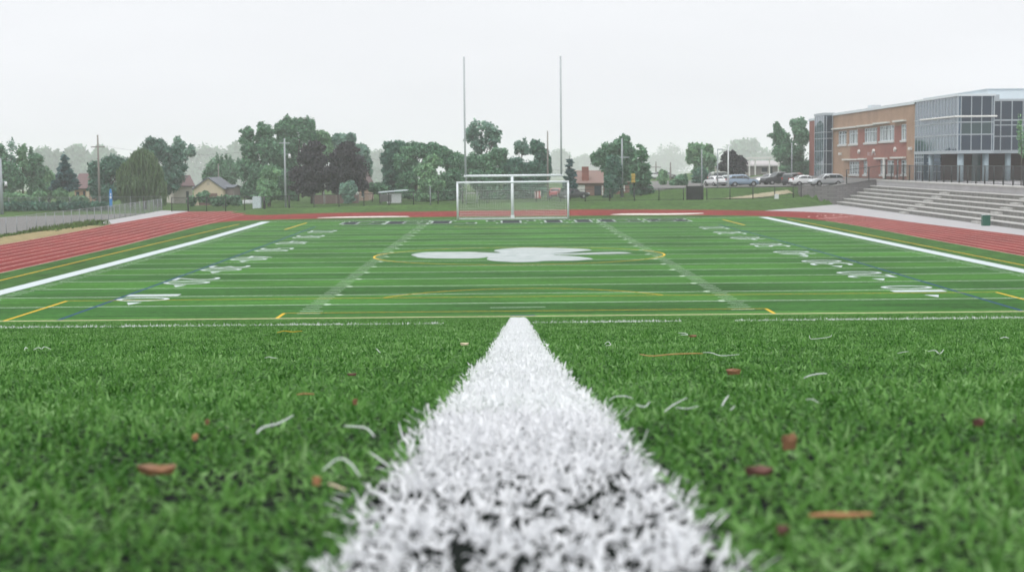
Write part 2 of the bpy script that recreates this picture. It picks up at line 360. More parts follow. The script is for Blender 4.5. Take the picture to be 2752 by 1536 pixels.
mb.build('soccer_lines', [M['yellow'], M['tan']], field)
mb = MB(); mb.strip([(-17.65,-.7),(-17.8,30),(-18.1,60),(-18.4,84)], .16, zl+.001); mb.strip([(18.75,-.7),(19.1,30),(19.0,60),(18.7,80)], .16, zl+.001)
mb.strip([(-.62,-.62),(.34,-.62)], .22, zy+.004)
mb.build('lacrosse_lines', M['blue'], field)

def glyph(txt, bold=.02):
    cu = bpy.data.curves.new('glyph', 'FONT'); cu.body = txt; cu.size = 1.0; cu.offset = bold; cu.resolution_u = 4
    o = bpy.data.objects.new('glyph', cu); COL.objects.link(o); dg = bpy.context.evaluated_depsgraph_get()
    me = bpy.data.meshes.new_from_object(o.evaluated_get(dg)); bpy.data.objects.remove(o)
    v = np.array([q.co[:] for q in me.vertices]); f = [tuple(p.vertices) for p in me.polygons]; bpy.data.meshes.remove(me)
    v[:, :2] -= v[:, :2].min(0); v[:, :2] /= v[:, :2].max(0)
    return v, f
GL = {c: glyph(c, -.012) for c in '01234568'}
for sx in (-1, 1):
    for n, t in ((10,'10'),(20,'20'),(30,'30'),(40,'40'),(50,'50'),(60,'40'),(70,'30'),(80,'20')):
        mb = MB(); yl = n*YD; xb, xt = (-17.65, -15.35) if sx < 0 else (18.45, 16.15)
        for i, ch in enumerate(t):
            v, f = GL[ch]; w = 1.75 if ch != '1' else .85
            lo = (yl+.35, yl+.35+w) if ((i == 0) == (sx < 0)) else (yl-.35-w, yl-.35)
            P = [(xb+(xt-xb)*q[1], (lo[1]-(lo[1]-lo[0])*q[0]) if sx < 0 else (lo[0]+(lo[1]-lo[0])*q[0]), zl+.002) for q in v]
            mb.add(P, f)
        if n < 50: mb.poly([((xb+xt)/2-.32, yl-2.75, zl+.002), ((xb+xt)/2+.32, yl-2.75, zl+.002), ((xb+xt)/2, yl-3.85, zl+.002)])
        mb.build('yard_number', M['white_thick'], field)
# end zone lettering, black with a white edge
def slab(rects): return rects
LET = {'C': [(0,.16,.34,.84),(.1,.0,.9,.2),(.1,.8,.9,1),(.72,0,1,.34),(.72,.66,1,1)], 'E': [(0,0,.38,1),(0,0,1,.18),(0,.82,1,1),(.3,.42,.72,.58),(.84,0,1,.3),(.84,.7,1,1)],
       'L': [(.05,0,.42,1),(0,.86,.5,1),(0,0,1,.18),(.84,0,1,.34)], 'T': [(.32,0,.68,1),(0,.82,1,1),(0,.62,.12,1),(.88,.62,1,1),(.22,0,.78,.14)],
       'I': [(.2,0,.8,1),(0,0,1,.14),(0,.86,1,1)], 'S': [(0,.55,.32,.95),(.1,.8,.9,1),(.68,.05,1,.5),(.1,0,.9,.2),(.1,.42,.9,.6),(0,0,.16,.32),(.84,.68,1,1)]}
for ch, x0, x1 in (('C',-16.6,-12.6),('E',-12.2,-8.3),('L',-8.0,-3.6),('T',-2.4,2.2),('I',2.9,5.2),('I',5.9,8.1),('C',8.6,12.6),('S',13.3,17.2)):
    W, Bk = MB(), MB(); y0, y1 = 87.9, 95.3; e = .20
    for k, (a, b, c, d) in enumerate(LET[ch]):
        X0, X1, Y0, Y1 = x0+(x1-x0)*a, x0+(x1-x0)*c, y0+(y1-y0)*b, y0+(y1-y0)*d
        W.poly([(X0-e, Y0-e*.45, zl+.002+.0006*k), (X1+e, Y0-e*.45, zl+.002+.0006*k), (X1+e, Y1+e*.45, zl+.002+.0006*k), (X0-e, Y1+e*.45, zl+.002+.0006*k)])
        Bk.poly([(X0, Y0, zl+.010+.0006*k), (X1, Y0, zl+.010+.0006*k), (X1, Y1, zl+.010+.0006*k), (X0, Y1, zl+.010+.0006*k)])
    o = W.build('end_zone_letter', M['logo'], field); Bk.build('letter_fill', M['black'], o)
clover = [(1104,685),(1120,681),(1150,678),(1200,677.4),(1260,677.5),(1300,679),(1345,679.8),(1328,674.6),(1339,670.7),(1381,667),(1422.6,665.7),(1506,667),(1570,669.4),(1590,672.4),(1562,675.5),(1520,679.6),(1478,682.4),(1562,680.2),(1656,677.7),(1692,679.6),(1684,681.3),(1562,684),(1489,685.2),(1520,687.4),(1562,690.8),(1594,695.8),(1570,699),(1534,700.8),(1467,701.3),(1436,704),(1384,704.7),(1339,702.5),(1318,700),(1308,696.3),(1311,691),(1283,694.4),(1200,695),(1130,693),(1117,689)]
mb = MB(); cl = [on_z(px, py)[:2] for px, py in clover]; cl = cl+[cl[0]]; cl = catmull(cl, 4)[:-1]
mb.poly([(x, y, zl+.006) for x, y in cl]); mb.build('clover_emblem', M['logo'], field, tri=True)

# lawn strips, paths, court ----------------------------------
def sheet(name, pts, m, label, dz=.0, z=None, n=None):
    mb = MB(); mb.poly([(x, y, z if z is not None else float(H(x, y))+dz) for x, y in pts]); return tag(mb.build(name, m, tri=True), label, kind='structure')
sheet('gravel_verge', [(-43.4,20),(-38.55,20),(-38.65,63),(-39.5,84),(-40.2,92),(-43.6,92)], M['dry'], 'dry gravel and dead grass between track and wire fence', z=-.006)
sheet('concrete_path', [(-43.3,97),(-40.3,96),(-40.85,128),(-40.9,137),(-45.5,141),(-44.2,120)], M['concrete'], 'grey concrete path beside the left track', z=-.005)
sheet('court', [(-43.5,20),(-43.9,100),(-45.0,131),(-62,119),(-95,104),(-95,20)], M['asphalt'], 'grey paved court beyond the wire fence', z=-.012)
sheet('plaza', [(41.0,15),(42.0,70),(42.9,139.2),(41.6,138.6),(37,130.6),(29.4,117.9),(33.3,112.7),(35.7,106),(36.5,96),(36.9,79),(38.2,56),(38.3,15)], M['concrete'], 'grey concrete plaza between track and bleacher steps', z=-.004)
def draped(name, pts, m, label, dz=.05, res=1.2):
    xs = [p[0] for p in pts]; ys = [p[1] for p in pts]; gx = np.arange(min(xs), max(xs)+res, res); gy = np.arange(min(ys), max(ys)+res, res)
    def inside(x, y):
        c = False; n = len(pts)
        for i in range(n):
            (xa, ya), (xb, yb) = pts[i], pts[i-1]
            if (ya > y) != (yb > y) and x < (xb-xa)*(y-ya)/(yb-ya)+xa: c = not c
        return c
    mb = MB()
    for x in gx:
        for y in gy:
            if inside(x+res/2, y+res/2):
                mb.add([(x+a*res, y+b*res, float(H(x+a*res, y+b*res))+dz) for a, b in ((0,0),(1,0),(1,1),(0,1))], [(0,1,2,3)])
    return tag(mb.build(name, m), label, kind='structure')
draped('car_park', [(26,151),(38,149),(40.2,145.6),(41.6,143),(44,141.3),(51,141.2),(51,200),(44,230),(14,225),(20,160)], M['asphalt'], 'grey asphalt car park in front of the school')
draped('sandy_path', [(24.6,136.7),(27.4,137.0),(33,140.4),(39.4,144.9),(38.6,146.2),(33.5,143.6),(28.5,140)], M['path'], 'sandy path climbing the grass bank to the car park', res=.35, dz=.045)
draped('road', [(-20,196),(75,196),(75,205),(-20,203)], M['asphalt'], 'grey street behind the sports ground', res=2.0)
sheet('school_terrace', [(47.75,20),(47.75,139.3),(52.3,139.3),(90,139.3),(90,20)], M['concrete'], 'pale concrete terrace between bleachers and school', z=3.13)

# ---------------------------------------------------------------- the slope the camera lies on
SD = np.array([-3,0,.3,.695,.955,1.39,2.24,3.93,8,12,17.35,20,28,40,50.5,53.5,57])
ST = np.array([.02,-.139,-.16,-.187,-.205,-.2366,-.323,-.484,-.870,-1.2500,-1.757,-2.05,-3.02,-4.40,-5.60,-5.76,-5.80])
def slope_z(d): return CAM[2]+np.interp(d, SD, ST)-.021
sd = np.unique(np.concatenate((np.linspace(-3,3,60), np.linspace(3,20,80), np.linspace(20,54.4,60)))); sx_ = np.concatenate(([-60,-40,-25], np.linspace(-14,14,121), [25,40,60]))
XX, YY = np.meshgrid(sx_, sd); ZZ = slope_z(YY)
V = np.stack((XX, YY+CAM[1], ZZ), -1).reshape(-1, 3); nx = len(sx_); ii, jj = np.meshgrid(np.arange(nx-1), np.arange(len(sd)-1)); a0 = (jj*nx+ii).ravel()
slope = np_mesh('turf_slope', V, np.stack((a0, a0+1, a0+nx+1, a0+nx), 1), M['turf_m'], smooth=True); slope.data.materials.append(M['rubber'])
slope.data.polygons.foreach_set('material_index', [1 if YY.ravel()[i] < 1.7 and abs(XX.ravel()[i]-CAM[0]) < 1.0 else 0 for i in a0]); tag(slope, 'turf covered slope falling to the playing field', kind='structure')

def vnoise(x, y, seed):                                     # smooth value noise
    rs = np.random.RandomState(seed); T = rs.rand(256, 256); xi = np.floor(x).astype(int); yi = np.floor(y).astype(int); fx = sst(x-xi); fy = sst(y-yi)
    g = lambda a, b: T[a % 256, b % 256]
    return (g(xi,yi)*(1-fx)+g(xi+1,yi)*fx)*(1-fy)+(g(xi,yi+1)*(1-fx)+g(xi+1,yi+1)*fx)*fy
def blades(N, lat, d, hgt, wid, splay, lean, seg=2, curl=1.0):
    rs = nrs; th = rs.rand(N)*2*math.pi; ct, s_t = np.cos(th), np.sin(th)
    ln = hgt*(.6+.8*rs.rand(N)); lx, ly = lean
    ang = splay*(.25+rs.rand(N)); cv = curl*(rs.rand(N)*1.6-.25)
    base = np.stack((lat, d+CAM[1], slope_z(d)-.003), 1)
    wd = rs.rand(N)*2*math.pi; wv = np.stack((np.cos(wd), np.sin(wd), np.zeros(N)), 1)*(wid*(.7+.6*rs.rand(N)))[:, None]/2
    P = base.copy(); rows = [base-wv, base+wv]; n = seg+1; a = ang.copy()
    for k in range(1, n+1):
        st = ln/n; dirv = np.stack((np.sin(a)*ct+lx, np.sin(a)*s_t+ly, np.cos(a)), 1); dirv /= np.linalg.norm(dirv, axis=1)[:, None]
        P = P+dirv*st[:, None]; a = a+cv
        P[:, 2] = np.maximum(P[:, 2], base[:, 2]+.004)
        f = 1-.55*(k/n)**2
        if k < n: rows += [P-wv*f, P+wv*f]
        else: rows += [P]
    V = np.stack(rows, 1); nv = V.shape[1]; b = (np.arange(N)*nv)[:, None]
    q = np.concatenate([b+np.array([[2*k, 2*k+1, 2*k+3, 2*k+2]]) for k in range(seg)], 0); t = b+np.array([[2*seg, 2*seg+1, 2*seg+2]])
    return V.reshape(-1, 3), q, t, nv
def sample(N, d0, d1, p, halfw):
    u = nrs.rand(N); e = 2-p; d = (d0**e+u*(d1**e-d0**e))**(1/e); return d, (nrs.rand(N)*2-1)*halfw(d)
def strip_c(d): return CAM[0]+.0005+.0090*d+.0075*np.clip((1.5-d)/.9, 0, 1)
def strip_hw(lat, d): return .1*(1+.12*(vnoise(d*9+7, lat*0+3, 5)-.5)+.08*np.clip((1.3-d)/.6, 0, 1)-.20*np.clip((d-.9)/3.5, 0, 1))
def worn(lat, d):                                           # places where the rubber infill shows
    u = lat-CAM[0]; n1 = vnoise(u*45+9, d*22, 21); n2 = vnoise(u*110+5, d*48+3, 31)
    w = np.clip(1.25-np.abs((d-1.075-.22*(n1-.5)-.25*u)/.05), 0, 1)*np.clip(1.5-np.abs((u-.01)/.095), 0, 1)*(.35+1.1*n2)
    w = np.maximum(w, np.clip(1.2-np.abs((d-1.10-.2*(n1-.5))/.06), 0, 1)*np.clip(1.4-np.abs((u+.19)/.09), 0, 1)*(.3+1.1*n2))
    ins = np.abs(lat-strip_c(d)) < .115; near = np.clip((1.5-d)/.5, 0, 1)
    w = np.maximum(w, np.clip((n2-.48)*5, 0, 1)*near*np.where(ins, .97, .35)); w = np.maximum(w, np.clip((n1-.84)*6, 0, 1)*np.clip(2.2-d, 0, 1))
    return np.clip(w, 0, .97)
halfw = lambda d: .41*d+.12
NG = 680000
d, l = sample(NG, .38, 19.5, 1.12, halfw); lat = CAM[0]+l+d*math.sin(YAW)
# blades grow in tufts: pull them towards tuft centres
cell = .012*2.0**np.floor(np.log2(np.clip(d/.7, 1, 7.9))); cx_ = (np.floor(lat/cell)+.5)*cell; cy_ = (np.floor(d/cell)+.5)*cell
jit = vnoise(cx_*911, cy_*733, 3); pull = .45*np.clip(2.5/d, 0, 1)
lat = lat+(cx_+(jit-.5)*cell-lat)*pull; d = d+(cy_+(vnoise(cx_*517, cy_*391, 4)-.5)*cell-d)*pull
NS2 = 230000; d2 = .25+19.2*nrs.rand(NS2)**.9; l2 = (.41*d2+.10+3.2*nrs.rand(NS2))*np.where(nrs.rand(NS2) < .5, -1, 1)      # turf beside what the photo frames
lat = np.concatenate((lat, CAM[0]+l2+d2*math.sin(YAW))); d = np.concatenate((d, d2)); wide = np.concatenate((np.ones(NG), np.full(NS2, 1.7))); NG += NS2
cx_ = np.concatenate((cx_, np.floor(lat[-NS2:]/.05)*.05)); cy_ = np.concatenate((cy_, np.floor(d2/.05)*.05))
keep = (nrs.rand(NG) > worn(lat, d)) & (d > .36); lat, d, cx_, cy_, wide = lat[keep], d[keep], cx_[keep], cy_[keep], wide[keep]
dist = (lat-strip_c(d))/strip_hw(lat, d)
band = np.abs(d-12.1-.0*lat) < .09
isw = (np.abs(dist+(nrs.rand(len(d))-.5)*.10) < 1) & (d < 17.6)
isb = band & ~isw & (vnoise(lat*1.3, d*0+2, 8) > .30) & (nrs.rand(len(d)) > .15)
def grow(name, sel, mt, hmul, wmul, label, cat, splay=1.1, tintlo=0, tinthi=1, lean=None):
    la, dd = lat[sel], d[sel]; n = len(dd); sc_ = np.clip(dd/.8, 1, 40)**.30
    tuft = vnoise(cx_[sel]*617+5, cy_[sel]*483+5, 9); big = vnoise(la*7, dd*5, 12)
    hg = .0125*hmul*(.50+.75*tuft+.30*big)*np.clip(sc_, 1, 1.25); wd = .0031*wmul*sc_*(wide[sel] if len(wide) == len(sel) else 1)
    V, q, t, nv = blades(n, la, dd, hg, wd, splay, lean(la, dd) if lean else (0, 0))
    tint = np.clip(.5*nrs.rand(n)+.35*tuft+.30*(big-.35)+.02, 0, 1)
    o = np_mesh(name, V, q, mt, tint=np.repeat(tint, nv), tris=t); tag(o, label, cat, kind='stuff'); return o
grow('turf_grass', ~(isw | isb), M['blade'], 1.0, 1.0, 'curly green artificial grass blades in the foreground', 'grass')
# white stripe: extra density so that the green never shows through
dw, lw = sample(84000, .36, 17.5, .78, lambda d: d*0+.1); lw = strip_c(dw)+lw*(1+.08*np.clip((1.3-dw)/.6, 0, 1)-.20*np.clip((dw-.9)/3.5, 0, 1))*(1+.22*(vnoise(dw*26, dw*0+4, 15)-.5)+.16*(nrs.rand(len(dw))-.5)); kw = (nrs.rand(len(dw)) > worn(lw, dw))
dw, lw = dw[kw], lw[kw]; n0 = len(lat); lat = np.concatenate((lat, lw)); d = np.concatenate((d, dw)); cx_ = np.concatenate((cx_, np.floor(lw/.012)*.012)); cy_ = np.concatenate((cy_, np.floor(dw/.012)*.012))
isw = np.concatenate((isw, np.ones(len(dw), bool))); isb = np.concatenate((isb, np.zeros(len(dw), bool)))
def outw(la, dd): return (np.clip((la-strip_c(dd))/.1, -1.2, 1.2)**3*.6*np.clip(1.5/dd, 0, 1), 0*la)
grow('white_turf_stripe', isw, M['blade_w'], .92, 1.0, 'wide white painted grass stripe running up the middle foreground', 'turf stripe', .8, lean=outw)
ns_ = 260; ds = .5+1.3*nrs.rand(ns_)**1.2; sg = np.where(nrs.rand(ns_) < .5, -1., 1.); ls = strip_c(ds)+sg*strip_hw(ds*0, ds)*(.86+.24*nrs.rand(ns_))
V, q, t, nv = blades(ns_, ls, ds, .021, .0024, .7, (sg*(.2+.8*nrs.rand(ns_)), .6*(nrs.rand(ns_)-.5)), seg=4, curl=.4)
tag(np_mesh('stray_white_fibres', V, q, M['blade_w'], tint=np.repeat(nrs.rand(ns_), nv), tris=t), 'long stray white fibres spilling from both edges of the wide stripe', 'fibres', kind='stuff')
nb = 10000; lb = (nrs.rand(nb)*2-1)*5.6; kb = vnoise(lb*1.9+40, lb*0+2, 8) > .33; lb = lb[kb]; db = 12.1+(nrs.rand(len(lb))-.5)*.16
lat = np.concatenate((lat, lb+CAM[0])); d = np.concatenate((d, db)); cx_ = np.concatenate((cx_, np.floor(lb/.012)*.012)); cy_ = np.concatenate((cy_, np.floor(db/.012)*.012)); isb = np.concatenate((isb, np.ones(len(lb), bool)))
grow('white_cross_line', isb, M['blade_w'], 1.5, .65, 'thin broken white turf line crossing behind the foreground grass', 'turf line')
# ---------------------------------------------------------------- bits lying on the foreground turf
def on_slope(px, py):
    d = ray(px, py); lo, hi = .3, 30.0
    for _ in range(50):
        t = (lo+hi)/2; p = CAM+d*t
        if p[2] > slope_z(p[1]-CAM[1])+.019: lo = t
        else: hi = t
    return CAM+d*lo
def fibre(name, pts, w, m, label, cat, lift=-.0015, flat=.35, group=None):
    """a strip laid along photo points, lying on the blade tips"""
    P = [on_slope(*(np.array(p)*1.0683)) for p in pts]; c = np.mean(P, 0); D = np.linalg.norm(c-CAM); r = w*.60*D/F_PX/2
    Q = catmull([(p[0], p[1], p[2]+lift+r*.6) for p in P], 5) if len(P) > 2 else np.array([(p[0], p[1], p[2]+lift+r*.6) for p in P])
    mb = MB(); n = len(Q); mb.tube([q-c for q in Q], [r*(.55+.45*math.sin(math.pi*(i+.6)/(n+.2))) for i in range(n)], 6)
    o = mb.build(name, m, smooth=True); o.location = c; return tag(o, label, cat, group)
def chip(name, px, py, w, h, m, label, cat, ang=0.0, group=None):
    """an irregular leaf or crumb"""
    p = on_slope(px*1.0683, py*1.0683); D = np.linalg.norm(p-CAM); W, Hh = w*1.0683*D/F_PX, h*1.0683*D/F_PX; rs = random.Random(int(px*7+py))
    mb = MB(); n = 9; top, bot = [], []
    for i in range(n):
        t = 2*math.pi*i/n; k = rs.uniform(.72, 1.12); a = W/2*k*math.cos(t)*rs.uniform(.8,1.1); b = W*.30*k*math.sin(t)*rs.uniform(.6,1.2)
        z = Hh*(.05+.55*rs.random()+.30*abs(math.cos(t)))
        x, y = a*math.cos(ang)-b*math.sin(ang), a*math.sin(ang)+b*math.cos(ang)
        top.append((x, y, z)); bot.append((x*.8, y*.8, -.3*Hh))
    mb.add(top+bot+[(0, 0, Hh*.75), (0, 0, -.3*Hh)], [(i, (i+1) % n, 2*n) for i in range(n)]+[(n+(i+1) % n, n+i, 2*n+1) for i in range(n)]+[(n+i, n+(i+1) % n, (i+1) % n, i) for i in range(n)])
    o = mb.build(name, m); o.location = p-np.array((0,0,.25*Hh+.002)); return tag(o, label, cat, group)
FB = [([(62,879),(64,873),(70,875)],3,'tiny white fibre hooped up, leftmost scrap on the far left turf'),
      ([(84,879),(96,873),(105,876),(112,871),(128,877)],3,'pale wavy white fibre just right of the tiny hooped scrap'),
      ([(666,899),(676,896),(684,898),(697,899)],3,'short white scrap left of the stripe, in front of the yellow thread'),
      ([(946,875),(951,880),(957,886)],3,'small white sliver pointing down right, nearest left of the stripe top'),
      ([(646,1086),(662,1072),(700,1062),(738,1042)],10,'long white fibre rising to the right, left of the curled one'),
      ([(866,1068),(895,1070),(922,1074),(942,1094)],9,'white curled fibre bent down at its right end, beside the stripe'),
      ([(1521,864),(1530,858),(1536,866),(1524,868)],3,'tiny white looped fibre right of the stripe near the orange twig'),
      ([(1706,836),(1722,837),(1730,841),(1712,841)],3,'little white double loop touching an orange scrap'),
      ([(1768,885),(1790,886),(1815,893),(1860,890)],3.5,'thin white fibre continuing from the right end of the orange twig'),
      ([(2022,949),(2040,942),(2066,938),(2080,938)],6,'white bent fibre lying alone on the turf right of the brown leaf'),
      ([(1532,1004),(1548,995),(1575,994),(1592,1000)],5,'arched white fibre at the right edge of the stripe'),
      ([(1600,1015),(1622,1020),(1634,1008)],6,'short white fibre next to the arched one by the stripe'),
      ([(1672,1032),(1690,1018),(1700,1012),(1728,998)],7,'white fibre slanting up right in the middle of the right fibre row'),
      ([(1700,1022),(1730,1024),(1758,1018)],5,'white fibre lying flat under the slanting one'),
      ([(1816,1018),(1824,1004),(1833,992)],7,'stubby white fibre standing at the right end of the fibre row'),
      ([(1838,1028),(1848,1018)],5,'smallest white scrap below the stubby standing fibre'),
      ([(2036,842),(2040,851),(2062,850),(2088,846),(2092,841)],2.6,'thin white bent wire-like fibre far on the right turf'),
      ([(2516,850),(2528,847),(2538,850)],4,'tiny white scrap close to the right edge of the picture'),
      ([(2334,882),(2352,880),(2364,888),(2374,878)],3.5,'white fibre with a forked end on the right turf'),
      ([(2258,887),(2272,884),(2286,882)],2.5,'faint white sliver left of the forked fibre'),
      ([(2028,1002),(2044,1001),(2060,1010)],4,'faint pale fibre half sunk in the turf below the bent fibre'),
      ([(826,1212),(845,1218),(870,1228)],12,'thick cream sliver at the left edge of the stripe'),
      ([(812,1178),(850,1150),(880,1160),(905,1192)],9,'translucent white fibre arching out of the stripe on its left')]
for pts, w, lab in FB: fibre('turf_fibre', pts, w, M['cream'] if 'cream' in lab else M['fibre'], lab, 'fibre', group='loose fibres on the foreground turf')
fibre('orange_twig', [(1610,890),(1640,894),(1690,890),(1740,888),(1768,888)], 5.5, M['orange'], 'long thin orange twig lying across the right turf', 'twig')
fibre('yellow_thread', [(697,836),(715,832),(735,834),(760,832)], 3.5, M['yellow'], 'short yellow thread on the turf left of the stripe', 'thread')
fibre('wood_stick', [(2036,1294),(2080,1292),(2130,1293),(2194,1290)], 26, M['stick'], 'short tan wooden stick lying in the near right turf', 'stick')
fibre('straw_piece', [(747,990),(765,988),(790,989)], 7, M['stick'], 'tan straw piece lying on the left turf', 'straw')
for px, py, w, h, m, nm, lab, cat, ang in (
    (1968,1320,44,20,'leaf_dark','dry_leaf','small brown scrap tucked under the tan wooden stick','leaf',.3),
    (1984,1104,44,34,'leaf_brown','dry_leaf','rust orange crumpled leaf standing in the right turf','leaf',.5),
    (1912,1174,80,20,'leaf_dark','dry_leaf','dark brown flat leaf below the rust orange one','leaf',.1),
    (2464,1054,42,18,'leaf_dark','dry_leaf','brown curled leaf near the right edge','leaf',.4),
    (1845,930,42,14,'leaf_brown','dry_leaf','orange brown leaf behind the white bent fibre','leaf',.2),
    (1742,843,24,5,'leaf_brown','dry_leaf','tiny orange scrap beside the white double loop','leaf',.0),
    (402,1172,112,20,'leaf_brown','bark_chip','long ragged reddish bark chip on the near left turf','bark chip',.1),
    (795,1200,24,22,'stick','wood_crumb','round tan crumb beside the cream sliver','crumb',.0),
    (893,1005,16,14,'leaf_brown','wood_crumb','small reddish crumb left of the stripe','crumb',.2),
    (490,1092,18,14,'stick','wood_crumb','small tan crumb in the left turf','crumb',.6),
    (520,1055,14,12,'leaf_brown','wood_crumb','small orange crumb just above the tan one','crumb',.6),
    (1168,863,24,6,'cream','dry_leaf','pale dry leaf close to the left side of the stripe top','leaf',.1),
    (886,938,28,6,'leaf_dark','dry_leaf','dull brown leaf flat in the turf left of the stripe','leaf',.0)):
    chip(nm, px, py, w, h, M[m], lab, cat, ang)

# ---------------------------------------------------------------- goals
G_Y = 96.0; gl, gr, gh = -5.47, 5.72, 3.80; dep = 2.6
goal = thing('soccer_goal', (0, G_Y, 0), 'white framed soccer goal with white net on the far end line', 'soccer goal')
mb = MB(); r = .105; mb.tube([(gl,0,0),(gl,0,gh)], r, 12); mb.build('goal_post', M['whitem'], goal, smooth=True)
mb = MB(); mb.tube([(gr,0,0),(gr,0,gh)], r, 12); mb.build('goal_post', M['whitem'], goal, smooth=True)
mb = MB(); mb.tube([(gl-r,0,gh+.02),(gr+r,0,gh+.02)], r, 12); mb.build('crossbar', M['whitem'], goal, smooth=True)
mb = MB(); mb.tube([(gl,.1,.07),(gl,dep,.06),(gr,dep,.06),(gr,.1,.07)], .065, 8); mb.build('ground_frame', M['whitem'], goal, smooth=True)
mb = MB(); wr = .0095
def netp(u, s):                                              # s across, u from the bar down to the rear frame
    x = gl+(gr-gl)*s; e = math.sin(math.pi*s)
    y = dep*(1-(1-u)**2.2)*(.93+.07*abs(2*s-1)); z = gh*(1-u)**.92*(1-.0*e)-.42*e*math.sin(math.pi*u)*(1-u); return (x, y, max(.06, z))
NU, NS = 23, 64
for i in range(NS+1): mb.tube([netp(u, i/NS) for u in np.linspace(0, 1, 12)], wr, 3, cap=False)
for j in range(NU+1): mb.tube([netp(j/NU, s) for s in np.linspace(0, 1, 20)], wr, 3, cap=False)
for X in (gl, gr):
    for j in range(1, 16):
        a = j/16; yb = dep*a; top = None
        for u in np.linspace(0, 1, 60):
            q = netp(u, 0)
            if q[1] >= yb: top = q[2]; break
        mb.tube([(X, yb, .05), (X, yb, top or .1)], wr, 3, cap=False)
    for j in range(1, 22):
        z = gh*j/22; ym = dep
        for u in np.linspace(0, 1, 80):
            q = netp(u, 0)
            if q[2] <= z: ym = q[1]; break
        mb.tube([(X, .05, z), (X, ym, z)], wr, 3, cap=False)
mb.build('net', M['net'], goal)
P_Y = 99.6
fg = thing('football_goalpost', (0, P_Y, 0), 'tall white football goalpost with two uprights behind the soccer goal', 'goalpost')
pl, prr = on_y(1250.5, 473, P_Y), on_y(1508.5, 471, P_Y); hz = (pl[2]+prr[2])/2; tz = on_y(1242, 153, P_Y)[2]
xa, xb = pl[0], prr[0]; xm = on_y(1377, 560, P_Y)[0]
mb = MB(); mb.tube([(xa-.16,0,hz),(xb+.16,0,hz)], .125, 12); mb.build('crossbar', M['whitem'], fg, smooth=True)
for X in (xa, xb):
    mb = MB(); mb.tube([(X,0,hz),(X,0,hz+4.5),(X,0,tz)], [.10,.095,.09], 10); mb.build('upright', M['upright'], fg, smooth=True)
mb = MB(); mb.tube([(xm,0,0),(xm,0,hz-.1)], .15, 12); mb.build('base_post', M['whitem'], fg, smooth=True)
mb = MB(); mb.tube([(xm,0,.0),(xm,0,.35)], .20, 12); mb.build('post_pad', M['whitem'], fg, smooth=True)

def cover(pts, label, bumps):
    mb = MB(); c = np.array([on_z(px, py)[:2] for px, py in pts]); m_ = c.mean(0); c = catmull(list(c)+[c[0]], 4)[:-1]; n = len(c); vs = []
    for k, (s, z) in enumerate(((1, .012), (.97, .04), (.7, .05), (.3, .055))): vs += [(m_[0]+(p[0]-m_[0])*s-m_[0], m_[1]+(p[1]-m_[1])*s-m_[1], z+.015*rnd.random()*(k > 0)) for p in c]
    fs = [(k*n+i, k*n+(i+1) % n, (k+1)*n+(i+1) % n, (k+1)*n+i) for k in range(3) for i in range(n)]+[tuple(3*n+i for i in range(n))]
    mb.add(vs, fs); o = mb.build('pit_cover', M['cream_cover'], smooth=True); o.location = (*m_, 0); tag(o, label, 'ground cover', 'white covers lying on the track'); return o
cover([(852,586.0),(930,585.2),(1010,584.2),(1096,582.9),(1088,581.9),(1028,581.7),(960,582.4),(900,584.0)], 'white flat cover on the ground left of the soccer goal', 0)
cover([(1640,577.2),(1740,577.5),(1830,576.6),(1884,574.3),(1889,573.2),(1860,573.8),(1780,574.6),(1690,574.6),(1662,575.4)], 'white flat cover on the ground right of the soccer goal', 0)

# ---------------------------------------------------------------- fences
def fence(name, pts, h, label, m, post_r=.05, pitch=3.0, wire=.005, cell=.14, thick=(), group=None, rail=True, mesh=True, bottom=True):
    p0 = pts[0]; root = thing(name, (p0[0], p0[1], p0[2]), label, 'fence', group)
    P = [np.array(p, float)-np.array(p0) for p in pts]; seg = [np.linalg.norm(P[i+1]-P[i]) for i in range(len(P)-1)]; tot = sum(seg)
    def along(s):
        for i, L in enumerate(seg):
            if s <= L or i == len(seg)-1: return P[i]+(P[i+1]-P[i])*(s/L)
            s -= L
    n = max(1, round(tot/pitch))
    for i in range(n+1):
        q = along(tot*i/n); mb = MB(); rr = post_r*(1.7 if i in thick else 1)
        mb.tube([q+(0,0,-.15), q+(0,0,h+.06)], rr, 8); mb.build('post', m, root, smooth=True)
    if rail:
        mb = MB(); mb.tube([p+np.array((0,0,h)) for p in P], post_r*.55, 6); mb.build('top_rail', m, root)
        if bottom: mb = MB(); mb.tube([p+np.array((0,0,.08)) for p in P], post_r*.4, 6); mb.build('bottom_rail', m, root)
    if mesh:
        mb = MB(); nn = int(tot/cell)
        for dirn in (1, -1):
            for i in range(-int(h/cell), nn+1):
                s0, s1 = i*cell, i*cell+h; z0, z1 = .05, h
                if s0 < 0: z0 = .05-s0; s0 = 0
                if s1 > tot: z1 = h-(s1-tot); s1 = tot
                if s1-s0 < .1: continue
                a, b = along(s0), along(s1)
                if dirn < 0: z0, z1 = h-z0+.05, h-z1+.05
                mb.tube([a+(0,0,z0), b+(0,0,z1)], wire, 3, cap=False)
        mb.build('wire_mesh', m, root)
    return root
def gp(x, y): return (x, y, float(H(x, y)))
fence('chain_link_fence', [(-42.9,30,0),(-43.1,68.6,0),(-43.7,108,0),(-45.2,139.8,0)], 1.5, 'silver chain link fence running along the left side of the track', M['galv'], .038, 3.0, .0045, .24, bottom=False)
fence('black_gate_fence', [(-43.2,136.5,0),(-40.4,135.4,0),(-31.2,134.9,0)], 1.75, 'black chain link gate fence across the end of the left straight', M['blackm'], .055, 2.6, .006, .15, thick=(1, 5))
